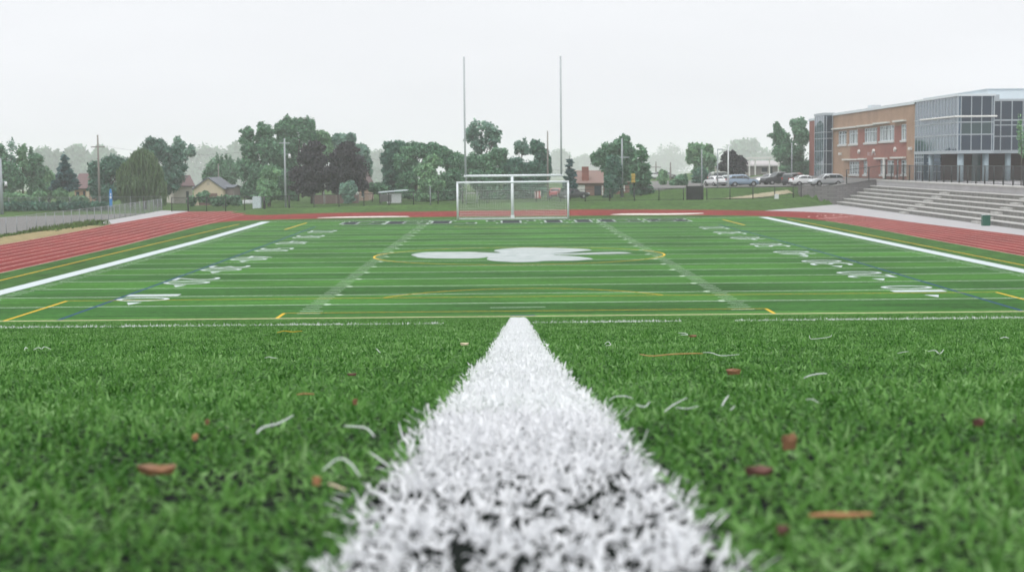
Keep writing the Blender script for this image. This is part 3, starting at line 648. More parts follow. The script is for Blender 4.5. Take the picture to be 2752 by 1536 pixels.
fence('black_fence', [gp(-31,134.2),gp(-26,134.0),gp(-20,134.3),gp(-10,135.8),gp(0,136.6),gp(8,136.7),gp(16,136.4),gp(22.2,136.4)], 1.5, 'long black chain link fence on the grass bank behind the goals', M['blackm'], .062, 3.1, .0045, .17, thick=(0, 1))
fence('black_fence', [gp(25.2,136.6),gp(31,137.4),gp(36.5,139.0),(38.4,142.2,1.0)], 1.5, 'black fence on the bank between the dark enclosure and stone wall', M['blackm'], .062, 2.9, .0045, .17)
fence('terrace_fence', [(43.8,139.75,2.62),(48.6,139.6,3.15),(48.6,20,3.15)], 1.85, 'black fence along the terrace above the bleacher steps', M['blackm'], .07, 2.9, .005, .16)
fence('court_fence', [(-88,147.5,0),(-47,147.5,0)], 1.7, 'thin grey wire fence in front of the dark hedge', M['galv'], .03, 4.2, .005, .3, bottom=False)
enc = thing('slatted_enclosure', gp(23.7,137.1), 'black slatted screen box standing in the line of the fence', 'enclosure')
mb = MB(); mb.box(-1.0,1.0,-.45,.9,0,1.72); mb.build('screen_body', M['blackm'], enc, bevel=.02)
for i in range(9): mb = MB(); mb.box(-1.02+i*.24, -.93+i*.24, -.50, -.452, .05, 1.78); mb.build('slat', M['blackm'], enc)
mb = MB(); mb.box(-1.08,-1.0,-.5,-.4,-.1,1.9); mb.box(1.0,1.08,-.5,-.4,-.1,1.9); mb.build('corner_post', M['blackm'], enc)

# ---------------------------------------------------------------- poles
def pole(name, px, D, top_py, r, m, label, cat, group=None, arm=None, lamp=None, arms=()):
    g = gz(px, D); h = float(at(px, top_py, D)[2]-g[2]); root = thing(name, g, label, cat, group)
    mb = MB(); mb.tube([(0,0,-.2),(0,0,h*.5),(0,0,h)], [r,r*.85,r*.62], 8); mb.build('pole_shaft', m, root, smooth=True)
    for z, w in arms: mb = MB(); mb.box(-w/2, w/2, -.06, .06, h-z-.07, h-z+.07); mb.build('cross_arm', m, root)
    if arm: mb = MB(); mb.obox((arm/2, 0, h+.02), (abs(arm)/2+.06,0,0), (0,.09,0), (0,0,.07)); mb.build('lamp_head', m, root)
    if lamp:
        mb = MB(); mb.tube([(.1,0,h-lamp),(.55,0,h-lamp+.12)], .04, 6); mb.build('bracket', m, root)
        mb = MB(); mb.tube([(.62,0,h-lamp-.45),(.62,0,h-lamp+.1)], [.2,.13], 8); mb.build('lamp_shade', M['lamp'], root, smooth=True)
    return root, h
UP_ = 'utility poles along the street'
pole('utility_pole', 266.5, 205, 363, .17, M['wood'], 'tall weathered utility pole in front of the left trees', 'utility pole', UP_, arms=((1.6, 1.9),))
pole('utility_pole', 767, 196, 372, .15, M['polegrey'], 'grey utility pole with hanging white lamp before the big tree', 'utility pole', UP_, lamp=2.1, arms=((.6, 1.4),))
pole('utility_pole', 588, 262, 440, .13, M['wood'], 'distant utility pole rising behind the cream garage', 'utility pole', UP_)
pole('utility_pole', 1472.5, 205, 352, .14, M['wood'], 'thin wooden utility pole right of centre behind the goal', 'utility pole', UP_)
pole('utility_pole', 1672, 210, 372, .16, M['polegrey'], 'grey utility pole before the tree right of the red house', 'utility pole', UP_, arms=((2.6, 2.0),))
pole('utility_pole', 1802, 262, 436, .16, M['wood'], 'brown utility pole in the hazy gap right of the enclosure', 'utility pole', UP_, arms=((2.2, 1.6),))
pole('utility_pole', 1763, 330, 434, .2, M['wood'], 'faint far utility pole in the hazy gap', 'utility pole', UP_, arms=((1.2, 2.2),))
LP = 'lamp posts round the car park'
pole('lamp_post', 1886, 215, 402, .10, M['polegrey'], 'grey lamp post left of the hooked ones at the car park', 'lamp post', LP)
pole('lamp_post', 1928.5, 212, 402, .10, M['polegrey'], 'grey lamp post with right pointing head before the green car', 'lamp post', LP, arm=.62)
pole('lamp_post', 1957, 210, 391, .12, M['lamp'], 'pale lamp post with right pointing head beside the blue car', 'lamp post', LP, arm=.50)
pole('lamp_post', 2127.5, 235, 384, .11, M['polegrey'], 'pale lamp post in front of the tree left of the school', 'lamp post', LP)
pole('light_mast', 2.5, 188, 425, .26, M['polegrey'], 'thick grey light mast at the left edge of the picture', 'mast', lamp=3.0)
for px, D, t, lab in ((1156,191,500,'pale thin post standing left of the soccer goal'), (870,206,514,'white thin post in front of the purple trees'), (1253,192,410,'thin grey post seen through the left end of the goal net'), (1282,196,512,'short faint post behind the goal net')):
    pole('thin_post', px, D, t, .07 if D < 200 else .055, M['polegrey'], lab, 'post', 'thin posts along the fence')
g = gz(296.5, 186); fl = thing('banner_flag', g, 'blue upright banner with white mark behind the wire fence', 'banner flag')
mb = MB(); mb.tube([(0,0,-.1),(0,0,1.0)], .05, 8); mb.build('flag_pole', M['polegrey'], fl)
mb = MB(); mb.prism([(-.17,0,.85),(.17,0,.85),(.19,0,2.4),(.13,0,2.9),(0,0,3.1),(-.13,0,2.9),(-.19,0,2.4)], (0,.03,0)); mb.build('banner_cloth', mat('banner blue', (.04,.19,.44), .7), fl)
mb = MB(); mb.box(-.09,.09,-.02,-.004,1.85,2.15); mb.box(-.07,.07,-.02,-.004,2.3,2.5); mb.build('banner_mark', M['lamp'], fl)
g = gz(1702, 205); ts = thing('traffic_signal', g, 'yellow traffic signal on a thin pole before the red house trees', 'traffic signal')
mb = MB(); mb.tube([(0,0,-.1),(0,0,2.0)], .05, 8); mb.build('signal_pole', M['blackm'], ts)
yel = mat('signal yellow', (.42,.30,.07), .6)
for i in range(3): mb = MB(); mb.box(-.26+.03*(i == 1),.26-.03*(i == 1),-.16,.16,1.95+.42*i,2.33+.42*i); mb.tube([(0,-.16,2.14+.42*i),(0,-.24,2.14+.42*i)], .13, 10); mb.build('signal_section', yel, ts, bevel=.03)
weeds = MB(); wrs = random.Random(5)
for k in range(1500):
    y = 58+44*wrs.random()**.8; x = -43.3+abs(wrs.gauss(0, .5))*(1.6 if 80 < y < 98 else .55)+.1; hgt = wrs.uniform(.08, .35)*(1.5 if 78 < y < 98 else .8)
    t = wrs.uniform(0, 6.28); dx, dy = math.cos(t)*.09, math.sin(t)*.09; lx, ly = wrs.gauss(0, .1), wrs.gauss(0, .1)
    weeds.add([(x-dx, y-dy, -.02), (x+dx, y+dy, -.02), (x+dx*.6+lx, y+dy*.6+ly, hgt*.7), (x+lx*1.6, y+ly*1.6, hgt)], [(0,1,2,3)])
tag(weeds.build('weeds', turf_mat('weed green', (.07,.12,.03), .4)), 'rough green weeds along the foot of the chain link fence', 'weeds', kind='stuff')
pf = thing('plank_fence', gz(903, 208), 'low brown plank fence under the purple maples', 'fence')
mb = MB(); mb.box(-3.1,3.1,-.05,.05,-.1,1.15); mb.build('plank_panel', mat('brown planks', (.14,.10,.09), .85, var=.2, scale=5, stretch=(6,1,.3)), pf)
for x in (-3.1,-1.5,0,1.5,3.1): mb = MB(); mb.box(x-.06,x+.06,-.1,-.052,-.1,1.22); mb.build('post', M['wood'], pf)
# overhead wires
def wire(a, b, sag, label):
    a, b = np.array(a), np.array(b); mb = MB(); mb.tube([(a+(b-a)*t-a)+np.array((0,0,-sag*4*t*(1-t))) for t in np.linspace(0,1,14)], .013, 4, cap=False)
    o = mb.build('overhead_wire', M['blackm']); o.location = a; tag(o, label, 'wire', 'overhead wires')
wire(at(266,389,205), at(767,393,196), 1.2, 'wire strung from the left utility pole to the lamp pole')
wire(at(767,378,196), at(1472,440,205), 1.6, 'wire strung from the lamp pole towards the centre pole')
wire(at(1472,454,205), at(1672,452,210), .4, 'wire strung between the centre pole and the grey pole')
wire(at(1672,416,210), at(1802,452,262), .6, 'upper wire from the grey pole across the hazy gap')
wire(at(1802,452,262), at(2200,450,300), .5, 'wire passing behind the purple tree towards the school')
# ---------------------------------------------------------------- trees
def leafcloud(C, Rr, n, size, up=.35, elong=1.6):
    """n leaf faces spread on the shells of the blobs C,Rr"""
    C = np.array(C); Rr = np.array(Rr); vol = Rr.prod(1)**(2/3); k = nrs.choice(len(C), n, p=vol/vol.sum())
    v = nrs.normal(size=(n, 3)); v /= np.linalg.norm(v, axis=1)[:, None]; rad = np.clip(nrs.normal(.86, .31, n), .1, 1.45)
    P = C[k]+v*Rr[k]*rad[:, None]
    nn = v*.75+nrs.normal(size=(n, 3))*.65; nn[:, 2] += up; nn /= np.linalg.norm(nn, axis=1)[:, None]
    t = np.cross(nn, nrs.normal(size=(n, 3))); t /= np.linalg.norm(t, axis=1)[:, None]; b = np.cross(nn, t)
    s = size*(.55+.9*nrs.rand(n)); t *= (s*elong/2)[:, None]; b *= (s/2)[:, None]
    V = np.stack((P-t, P-b*.9+t*.15, P+t, P+b*.9+t*.15), 1).reshape(-1, 3); q = (np.arange(n)*4)[:, None]+np.array([[0,1,2,3]])
    hz = nrs.rand(len(C))[k]
    return V, q, np.repeat(np.clip(.62*nrs.rand(n)+.38*hz, 0, 1), 4)
def tree(name, px, D, lobes, m, label, cat='tree', group='trees beyond the fence', leaves=2600, size=.24, sub=20, trunk=.22, sparse=0, pointed=0, droop=0, subr=.38):
    g = gz(px, D); root = thing(name, g, label, cat, group); s = D/F_PX; C, Rr = [], []; LB = []
    for (lx, ly, rx, ry) in lobes:
        c = at(lx, ly, D)-g; rx, ry = rx*s, ry*s; ry_d = min(rx, 4.5)*.8; LB.append((c, rx, ry))
        C.append(c+np.array((0, 0, 0))); Rr.append((rx*.70, ry_d*.7, ry*.70))
        for i in range(sub):
            v = nrs.normal(size=3); v /= np.linalg.norm(v); f = .62+.28*nrs.rand()
            q = subr*(.55+.6*nrs.rand()); C.append(c+v*np.array((rx, ry_d, ry))*f); Rr.append((rx*q, ry_d*q, ry*q*(1+pointed*nrs.rand())))
    if sparse: C, Rr = C[1:], Rr[1:]
    V, q, t = leafcloud(C, Rr, int(leaves*(1.6 if sparse else 3.6)), size)
    if droop:
        V = V.reshape(-1, 4, 3); c = V.mean(1, keepdims=True); V = (V-c)*np.array((.45, .45, 1))+c; dz = np.array((0, 0, -1.0))*size*(1.2+2.2*nrs.rand(len(V)))[:, None]; V[:, 2] += dz; V[:, 0] -= dz*.3; V = V.reshape(-1, 3)
    V[:, 2] = np.maximum(V[:, 2], .05)
    np_mesh('crown', V, q, m, root, tint=t)
    mb = MB(); top = max(c[2] for c, _, _ in LB); zc = min(top*.55, 4.0)
    cx = float(np.mean([c[0] for c, _, _ in LB]))*.25
    mb.tube([(0,0,-.3),(cx*.3,0,zc*.5),(cx*.6,0,zc)], [trunk*1.25,trunk,trunk*.8], 7)
    for c, rx, ry in LB:
        e = c+np.array((0, 0, ry*.35)); mid = np.array((cx*.6, 0, zc))*.5+e*.5+np.array((0,0,.3)); mb.tube([(cx*.6,0,zc*.85), mid, e], [trunk*.6,trunk*.38,trunk*.12], 5)
        if sparse:
            for i in range(10):
                v = nrs.normal(size=3); v[2] = abs(v[2])*.8; v /= np.linalg.norm(v); st = mid+(e-mid)*nrs.rand(); mb.tube([st, st+v*np.array((rx, rx*.7, ry))*(.5+.45*nrs.rand())], [trunk*.17,trunk*.06], 4, cap=False)
    mb.build('trunk', M['bark'], root, smooth=True); return root
def conifer(name, px, D, top_py, base_py, half_px, m, label, leaves=2200, size=.5, group='trees beyond the fence', lean=0, full=1.0):
    g = gz(px, D); root = thing(name, g, label, 'tree', group); h = float(at(px, top_py, D)[2]-g[2]); z0 = max(.2, float(at(px, base_py, D)[2]-g[2])); R = half_px*D/F_PX
    mb = MB(); mb.tube([(0,0,-.2),(0,0,h*.96)], [.17,.03], 6); mb.build('trunk', M['bark'], root)
    nb = 70; bz = 1-nrs.rand(nb)**.75; ba = nrs.rand(nb)*2*math.pi; bl = (1-bz)**full*(.72+.5*nrs.rand(nb)); k = nrs.choice(nb, leaves, p=(bl+.06)/(bl+.06).sum())
    f = nrs.rand(leaves)**.6; rr = R*bl[k]*f; P = np.stack((np.cos(ba[k])*rr, np.sin(ba[k])*rr, z0+(h-z0)*bz[k]-.22*rr+.18*rr*f), 1)+nrs.normal(size=(leaves, 3))*np.array((.2,.2,.13))*R*.42
    t = np.stack((np.cos(ba[k]), np.sin(ba[k]), -.25+.3*nrs.rand(leaves)), 1)+nrs.normal(size=(leaves, 3))*.45; t /= np.linalg.norm(t, axis=1)[:, None]
    b = np.cross(t, nrs.normal(size=(leaves, 3))); b /= np.linalg.norm(b, axis=1)[:, None]; s = size*(.5+.8*nrs.rand(leaves)); t *= (s*.75)[:, None]; b *= (s*.28)[:, None]
    V = np.stack((P-t, P-b, P+t, P+b), 1).reshape(-1, 3); V[:, 2] = np.maximum(V[:, 2], .05)
    np_mesh('crown', V, (np.arange(leaves)*4)[:, None]+np.array([[0,1,2,3]]), m, root, tint=np.repeat(np.clip(.7*nrs.rand(leaves)+.3*bz[k], 0, 1), 4)); return root  # needles tinted lighter towards the top, sky light put into their colour

def c1(L): return [(x/3.594, 300+y/3.594, a/3.594, b/3.594) for x, y, a, b in L]
def c2(L): return [(500+x/3.594, 280+y/3.594, a/3.594, b/3.594) for x, y, a, b in L]
def c3(L): return [(1000+x/3.594, 280+y/3.594, a/3.594, b/3.594) for x, y, a, b in L]
def c4(L): return [(1500+x/3.594, 280+y/3.594, a/3.594, b/3.594) for x, y, a, b in L]
# left edge
tree('deciduous_tree', 14, 222, c1([(10,430,60,110),(40,590,110,110),(20,740,110,110),(150,640,90,120)]), M['lf_mid'], 'loose green tree at the left edge behind the mast', leaves=3200)
tree('bare_birch', 32, 226, c1([(120,380,60,110),(110,470,55,60)]), M['lf_silver'], 'almost bare twiggy tree near the left edge', leaves=170, sparse=1, size=.3, trunk=.16)
tree('deciduous_tree', 61, 224, c1([(225,380,48,80),(215,480,50,60)]), M['lf_light'], 'thin light tree with sparse leaves beside the bare one', leaves=420, sparse=1, size=.33, trunk=.14)
tree('deciduous_tree', 92, 228, c1([(340,480,85,70),(310,600,110,110),(360,730,110,110),(300,440,20,110)]), M['lf_mid'], 'rounded green tree left of the bluish spruce', leaves=3400)
tree('deciduous_tree', 130, 233, c1([(465,640,60,90),(480,760,60,80)]), M['lf_light'], 'small light green tree tucked beside the bluish spruce', leaves=1500)
conifer('spruce_tree', 175, 216, 412, 508, 36, M['lf_blue'], 'bluish spruce left of the brown roofed house', leaves=3000)
tree('deciduous_tree', 288, 214, c1([(960,640,110,170),(1060,540,120,110),(1150,520,100,100),(1040,760,170,100),(1180,700,100,160)]), M['lf_dark'], 'broad dark tree behind the tallest left utility pole', leaves=5200)
tree('willow_tree', 388, 206, c1([(1370,480,140,95),(1230,640,105,130),(1470,600,110,130),(1350,700,170,150),(1560,780,70,110),(1240,780,90,90)]), M['lf_willow'], 'pale weeping willow with hanging strands', leaves=6500, droop=1, size=.36)
tree('deciduous_tree', 428, 232, c1([(1500,330,110,90),(1460,420,130,80),(1640,430,130,90),(1680,560,140,130),(1600,680,130,110),(1400,420,120,40)]), M['lf_dark'], 'tall dark tree rising behind the willow', leaves=5200, subr=.36)
tree('deciduous_tree', 485, 240, c1([(1715,330,70,80),(1845,380,45,55),(1750,420,70,70)]), M['lf_silver'], 'thin loose tree at the right side of the dark tree', leaves=900, sparse=1, size=.36)
for i, (x, y, a, b) in enumerate([(60,830,60,35),(180,830,70,35),(290,850,60,35),(380,820,55,45),(590,810,60,60),(760,850,80,30)]):
    tree('shrub', (x)/3.594, 208+i*1.5, c1([(x,y,a,b)]), M['lf_light'], ['pale green shrub nearest the left edge','pale shrub second from the left edge','low pale shrub above the hedge middle','upright pale shrub left of the spruce','green shrub at the foot of the spruce','flat pale shrub before the brown roofed house'][i], 'shrub', 'shrubs behind the hedge', leaves=520, trunk=.06, size=.36)
hg = tree('hedge', 42, 199, c1([(60+k*95,920,62,45) for k in range(11)]), M['lf_dark'], 'long dark clipped hedge at the far side of the court', 'hedge', 'hedges', leaves=6500, trunk=.05, size=.34, sub=9)
# middle left
tree('deciduous_tree', 572, 268, c2([(300,640,110,110),(240,690,80,80),(430,650,110,120),(300,560,18,80),(345,560,14,70),(390,550,14,70),(430,580,20,70),(510,590,26,60)]), M['lf_mid'], 'dark mixed tree with thin spiky tops behind the cream garage', leaves=3600, pointed=.6)
tree('deciduous_tree', 680, 232, c2([(590,280,80,55),(560,350,60,40),(760,240,80,75),(740,350,110,80),(620,450,95,90),(800,470,130,110),(620,620,110,130),(760,720,180,140),(620,810,110,90),(760,880,150,60)]), M['lf_mid'], 'large spreading tree left of the lamp pole', leaves=7500, size=.26, subr=.34, pointed=.3)
tree('deciduous_tree', 800, 236, c2([(975,160,32,60),(930,250,90,90),(1045,230,80,90),(1115,180,32,60),(1190,200,50,80),(1170,290,80,90),(1000,380,130,110),(950,560,150,160),(960,740,130,130),(980,880,110,60)]), M['lf_mid'], 'tallest tree with spiky upright tops right of the lamp pole', leaves=7200, size=.26, subr=.32, pointed=.6)
tree('deciduous_tree', 868, 238, c2([(1290,330,90,80),(1360,350,40,60),(1330,470,80,100)]), M['lf_light'], 'light green tree between the tallest tree and purple trees', leaves=2600)
tree('deciduous_tree', 925, 240, c2([(1490,350,105,70),(1590,330,40,50),(1680,480,90,90),(1740,590,55,90)]), M['lf_silver'], 'pale tree showing behind the second purple tree', leaves=3000, size=.36)
tree('purple_maple', 838, 212, c2([(1230,430,100,70),(1210,540,140,110),(1200,680,170,130),(1160,790,170,80)]), M['lf_purple'], 'dark purple maple on the left of the pair', leaves=5200, group='purple leaved trees')
tree('purple_maple', 932, 211, c2([(1560,430,110,60),(1560,540,150,110),(1560,660,190,110),(1430,760,110,90),(1670,770,80,60)]), M['lf_purple'], 'dark purple maple on the right of the pair', leaves=5600, group='purple leaved trees')
tree('deciduous_tree', 722, 205, c2([(820,680,90,80),(790,790,90,90),(850,860,60,50)]), M['lf_light'], 'light green small tree just left of the lamp pole', leaves=2200)
tree('shrub', 712, 201, c2([(760,880,45,75)]), M['lf_light'], 'upright light shrub beside the white storage box', 'shrub', 'shrubs along the fence', leaves=500, trunk=.05)
tree('shrub', 935, 204, c2([(1570,820,70,80),(1560,900,60,50)]), M['lf_silver'], 'silvery upright shrub before the right purple maple', 'shrub', 'shrubs along the fence', leaves=1100, trunk=.08)
tree('shrub', 1000, 214, c2([(1820,800,70,50),(1890,820,50,60)]), M['lf_mid'], 'green shrubs row left of the small white shed', 'shrub', 'shrubs along the fence', leaves=900, trunk=.06)
tree('shrub', 600, 207, c2([(165,895,55,60),(60,930,50,45),(290,935,80,40),(390,925,70,50),(480,925,60,45)]), M['lf_mid'], 'green bushes in front of the cream garage', 'shrub', 'shrubs along the fence', leaves=1700, trunk=.06)
# centre
tree('deciduous_tree', 1060, 218, c3([(220,420,100,75),(180,520,90,90),(200,680,100,120),(200,820,80,60),(300,400,28,40)]), M['lf_dark'], 'dark tree at the left end of the central row', leaves=4200, subr=.36)
tree('deciduous_tree', 1118, 214, c3([(420,440,130,75),(590,420,60,55),(330,560,110,110),(340,720,110,120),(560,460,150,70),(360,860,120,60)]), M['lf_mid'], 'big round tree second in the central row', leaves=6000, subr=.36)
tree('deciduous_tree', 1150, 207, c3([(580,560,90,60),(520,650,110,90),(560,780,120,90),(520,890,120,60)]), M['lf_light'], 'brighter rounded tree bulging in front of the central row', leaves=4200, subr=.36)
tree('deciduous_tree', 1215, 212, c3([(690,470,80,60),(780,560,120,100),(790,720,120,130),(740,870,140,80)]), M['lf_mid'], 'green tree just left of the left goalpost upright', leaves=4800, subr=.36)
tree('deciduous_tree', 1293, 221, c3([(1060,230,140,95),(960,310,80,90),(1160,330,90,90),(1040,400,110,80),(1230,265,30,14)]), M['lf_silver'], 'airy tall tree with see-through crown beside the left upright', leaves=1900, sparse=1, size=.30, trunk=.2, subr=.3)
tree('deciduous_tree', 1300, 213, c3([(960,600,90,110),(1080,560,110,80),(1230,500,80,90),(1100,720,170,140),(1270,640,60,100),(1180,870,170,80)]), M['lf_mid'], 'dense tree mass behind the left half of the goal', leaves=6200, subr=.36)
tree('deciduous_tree', 1393, 219, c3([(1470,370,26,60),(1420,420,60,70),(1480,440,50,70)]), M['lf_silver'], 'small airy tree with bare branches above the goal centre', leaves=620, sparse=1, size=.28, trunk=.13, subr=.3)
tree('deciduous_tree', 1448, 212, c3([(1590,410,80,75),(1640,500,80,80),(1420,640,120,120),(1600,640,120,130),(1480,820,200,110),(1690,560,40,120)]), M['lf_dark'], 'dark tree behind the right half of the goal', leaves=6200, subr=.36)
conifer('spruce_tree', 1531, 206, 414, 528, 22, M['lf_blue'], 'narrow pointed spruce right of the goal', leaves=2600)
tree('deciduous_tree', 1672, 214, c4([(640,340,55,40),(600,430,110,80),(470,470,90,80),(680,460,90,90),(380,530,60,60),(560,600,140,110),(690,640,80,100),(560,720,110,90)]), M['lf_mid'], 'wide tree in front of the red brick house', leaves=6200, subr=.38, pointed=.2)
tree('deciduous_tree', 1640, 209, c4([(540,600,70,100),(520,760,75,120),(480,880,40,50)]), M['lf_dark'], 'narrow dark tree covering the red house corner', leaves=3000)
conifer('columnar_conifer', 1722, 208, 384, 534, 30, M['lf_mid'], 'tall cone shaped green tree behind the traffic signal', leaves=4200, size=.55, full=.55)
tree('deciduous_tree', 1883, 262, c4([(1340,450,75,70),(1460,440,35,45),(1400,540,110,70),(1290,500,50,60),(1400,640,90,60)]), M['lf_light'], 'hazy pale tree behind the plain lamp post', leaves=3000, size=.5)
conifer('columnar_conifer', 1885, 250, 452, 506, 28, M['lf_dark'], 'squat dark conifer under the hazy pale tree', leaves=2200, size=.6, full=.5)
tree('purple_maple', 1968, 236, c4([(1660,520,70,65),(1760,560,60,60),(1620,600,75,70),(1720,640,95,70)]), M['lf_purple'], 'dark purple round tree behind the blue car', leaves=4200, group='purple leaved trees', subr=.36)
tree('deciduous_tree', 2122, 262, c4([(2330,200,75,70),(2120,250,40,70),(2340,320,85,90),(2160,340,80,90),(2110,300,70,30),(2240,480,170,120),(2300,620,150,90)]), M['lf_mid'], 'tall spiky green tree at the left end of the school', leaves=6800, size=.30, subr=.34, pointed=.5)
tree('shrub', 1830, 232, c4([(1200,730,60,60),(1120,770,40,40)]), M['lf_mid'], 'low hazy bushes left of the squat conifer', 'shrub', 'shrubs along the fence', leaves=900, trunk=.06)
tree('shrub', 1782, 240, c4([(1010,720,50,70)]), M['lf_light'], 'small young tree standing in the hazy gap', 'shrub', 'shrubs along the fence', leaves=420, trunk=.06, size=.3)
g = np.array([53.0, 83.5, 3.15])
tree('young_tree', 2744, 146, [(2742,360,10,34),(2748,395,12,30),(2740,330,6,20)], M['lf_light'], 'slender yellow green young tree at the right edge before the school', leaves=260, size=.14, sparse=1, trunk=.05, group='saplings')
# far trees fading in the haze
FAR = [(130,1120,[(110,430,28,34),(150,440,24,34)]),(210,1180,[(205,425,32,34),(235,450,40,40)]),(285,1240,[(275,420,32,28),(300,440,24,30),(270,460,50,30)]),(535,1420,[(520,430,30,34),(560,415,38,30),(600,440,40,40),(640,420,30,30),(560,470,70,40)]),(640,1300,[(650,415,36,38),(630,450,40,40)]),
       (1005,1480,[(1010,450,28,48),(1030,430,20,34)]),(985,1180,[(970,470,22,40)]),(1505,1920,[(1510,428,30,28),(1490,450,40,34),(1530,450,34,30)]),(1575,2040,[(1565,440,22,26),(1590,450,30,30)]),(1450,1800,[(1440,470,40,40)]),(1795,2160,[(1780,430,34,30),(1810,420,38,26),(1800,455,66,36)]),(1745,2040,[(1735,450,20,30)]),(1990,1480,[(1990,400,30,24),(2010,395,26,22),(1980,430,44,34)]),(2050,1540,[(2040,425,40,32),(2070,440,44,34)]),(1915,1920,[(1925,440,34,26)]),(900,1360,[(960,455,26,36)])]
for i, (px, D, L) in enumerate(FAR):
    L = L+[(px, 480, 46, 30)]
    where = ['above the spruce','beside the spruce roofline','behind the tall left pole','behind the cream garage','left of the largest tree','in the gap left of the central row','at the back of the central gap','behind the right upright','right of the pointed spruce','low behind the goal centre','in the middle of the hazy gap','beside the cone shaped tree','behind the dark purple round tree','left of the school tree','behind the plain lamp post','right of the purple pair'][i]
    tree('distant_tree', px, D, L, M['lf_mid'], 'faint hazy tree far off '+where, 'tree', 'far trees fading into the haze', leaves=1800, size=2.2, sub=16, trunk=.7)
# ---------------------------------------------------------------- bleacher steps
def bx(y): return 41.55+(y-75)*.0125
YA, YBk = 22.0, 138.9
bl = thing('bleachers', (bx(75), 75, 0), 'wide grey concrete bleacher steps between plaza and school terrace', 'bleachers')
def shx(y): return bx(y)-bx(75)
def skew_box(mb, x0, x1, y0, y1, z0, z1, mi=0):
    v = [(x+shx(y), y-75, z) for z in (z0, z1) for x, y in ((x0,y0),(x1,y0),(x1,y1),(x0,y1))]
    mb.add(v, [(3,2,1,0),(4,5,6,7),(0,1,5,4),(1,2,6,5),(2,3,7,6),(3,0,4,7)], mi)
T, RZ = .86, .405; ST_Y = [(102.2,104.6),(76.2,78.4),(49,51)]
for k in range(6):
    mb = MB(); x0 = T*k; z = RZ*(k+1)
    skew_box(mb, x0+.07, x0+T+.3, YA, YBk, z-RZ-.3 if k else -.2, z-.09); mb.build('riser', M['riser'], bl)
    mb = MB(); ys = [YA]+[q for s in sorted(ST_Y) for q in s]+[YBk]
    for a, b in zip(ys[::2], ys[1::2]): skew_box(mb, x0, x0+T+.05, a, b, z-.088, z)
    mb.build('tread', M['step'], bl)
for (a, b) in ST_Y:
    mb = MB()
    for k in range(6): skew_box(mb, T*k-.42, T*k+.06, a, b, RZ*k-.1 if k else -.1, RZ*(k+.5)); skew_box(mb, T*k+.02, T*k+T, a+.01, b-.01, RZ*(k+1)-.09, RZ*(k+1)-.003)
    mb.build('stair', M['step'], bl)
mb = MB(); skew_box(mb, T*6, T*6+.4, YA, YBk, 2.2, 3.02); mb.build('back_wall', M['concrete'], bl)
mb = MB(); skew_box(mb, T*6-.06, T*6+1.25, YA, YBk, 3.022, 3.17); mb.build('coping', M['step'], bl)
mb = MB()
pw = [(38.6,145.4,2.28),(39.6,143.6,2.28),(42.2,139.85,2.34),(44.0,139.5,2.62),(46.2,139.45,3.02),(48.2,139.45,3.16)]
for i in range(len(pw)-1):
    (xa,ya,za),(xb,yb,zb) = pw[i], pw[i+1]; t = np.array((xb-xa,yb-ya)); t = t/np.linalg.norm(t); nrm = np.array((t[1],-t[0]))*.0; th = np.array((-t[1],t[0]))*.5
    mb.add([(xa,ya,-.2),(xb,yb,-.2),(xb+th[0],yb+th[1],-.2),(xa+th[0],ya+th[1],-.2),(xa,ya,za),(xb,yb,zb),(xb+th[0],yb+th[1],zb),(xa+th[0],ya+th[1],za)], [(3,2,1,0),(4,5,6,7),(0,1,5,4),(1,2,6,5),(2,3,7,6),(3,0,4,7)])
rw = thing('retaining_wall', (42,140,0), 'grey block retaining wall closing the far end of the bleachers', 'wall')
mb.build('block_wall', M['stone'], rw, loc=(42,140,0))
mb = MB()
for i in range(len(pw)-1):
    a, b = np.array(pw[i]), np.array(pw[i+1]); mb.obox((a+b)/2+(.05,.2,.045), (b-a)/2, (0,.30,0), (0,0,.04))
mb.build('wall_cap', M['stone'], rw, loc=(42,140,0))
bn = thing('litter_bin', (40.75,72.9,0), 'dark green litter bin standing in front of the bleacher steps', 'litter bin')
mb = MB(); mb.box(-.31,.31,-.31,.31,.0,.86); mb.build('bin_body', M['bin'], bn, bevel=.03)
mb = MB(); mb.box(-.34,.34,-.34,.34,.862,.92); mb.build('bin_lid', M['bin'], bn, bevel=.015)
mb = MB(); mb.tube([(.2,0,.9),(.2,0,1.05)], .02, 6); mb.box(-.33,-.05,-.3,.3,.921,.94); mb.build('bin_flap', M['alu'], bn)

# ---------------------------------------------------------------- school
SX, GZ = 51.7, 2.2
sch = thing('school_building', (SX, 150, 2.5), 'two storey brick and glass school building above the bleachers', 'school')
def sp(mb, name, m, parent=sch, **kw):
    return mb.build(name, m, parent, loc=(SX, 150, 2.5), **kw)
def stub(mb):
    return mb
TOP = 12.75; TH = .35
wins_up = [(180.6,174.9,10.2,8.15),(173.3,167.6,10.2,8.15),(163.5,155.95,10.27,8.22),(154.6,146.6,10.38,8.3),(143.1,140.45,10.36,8.28)]
wins_lo = [(173.0,166.5,5.5,3.6),(163.9,161.5,5.58,3.65),(154,151.0,5.66,3.74),(150.2,146.6,5.66,3.76),(145.2,144.2,5.68,3.7),(142.9,140.2,5.68,3.82)]
ops = [(w[1], w[0], w[3], w[2]) for w in wins_up+wins_lo]                    # y0,y1,z0,z1
def zone(y, z):
    if 140.2 < y < 172.5 and z < 8.15: return 1
    if 140.2 < y < 167.3 and z < 10.2: return 1
    if y < 172.5 and z < 3.55 and y > 140.2: return 1
    return 0
ysx = sorted({136.3,184.5,140.2,172.5,167.3}|{o[0] for o in ops}|{o[1] for o in ops}); zsx = sorted({GZ,TOP,8.15,10.2,3.55}|{o[2] for o in ops}|{o[3] for o in ops})
mt, mr = MB(), MB()
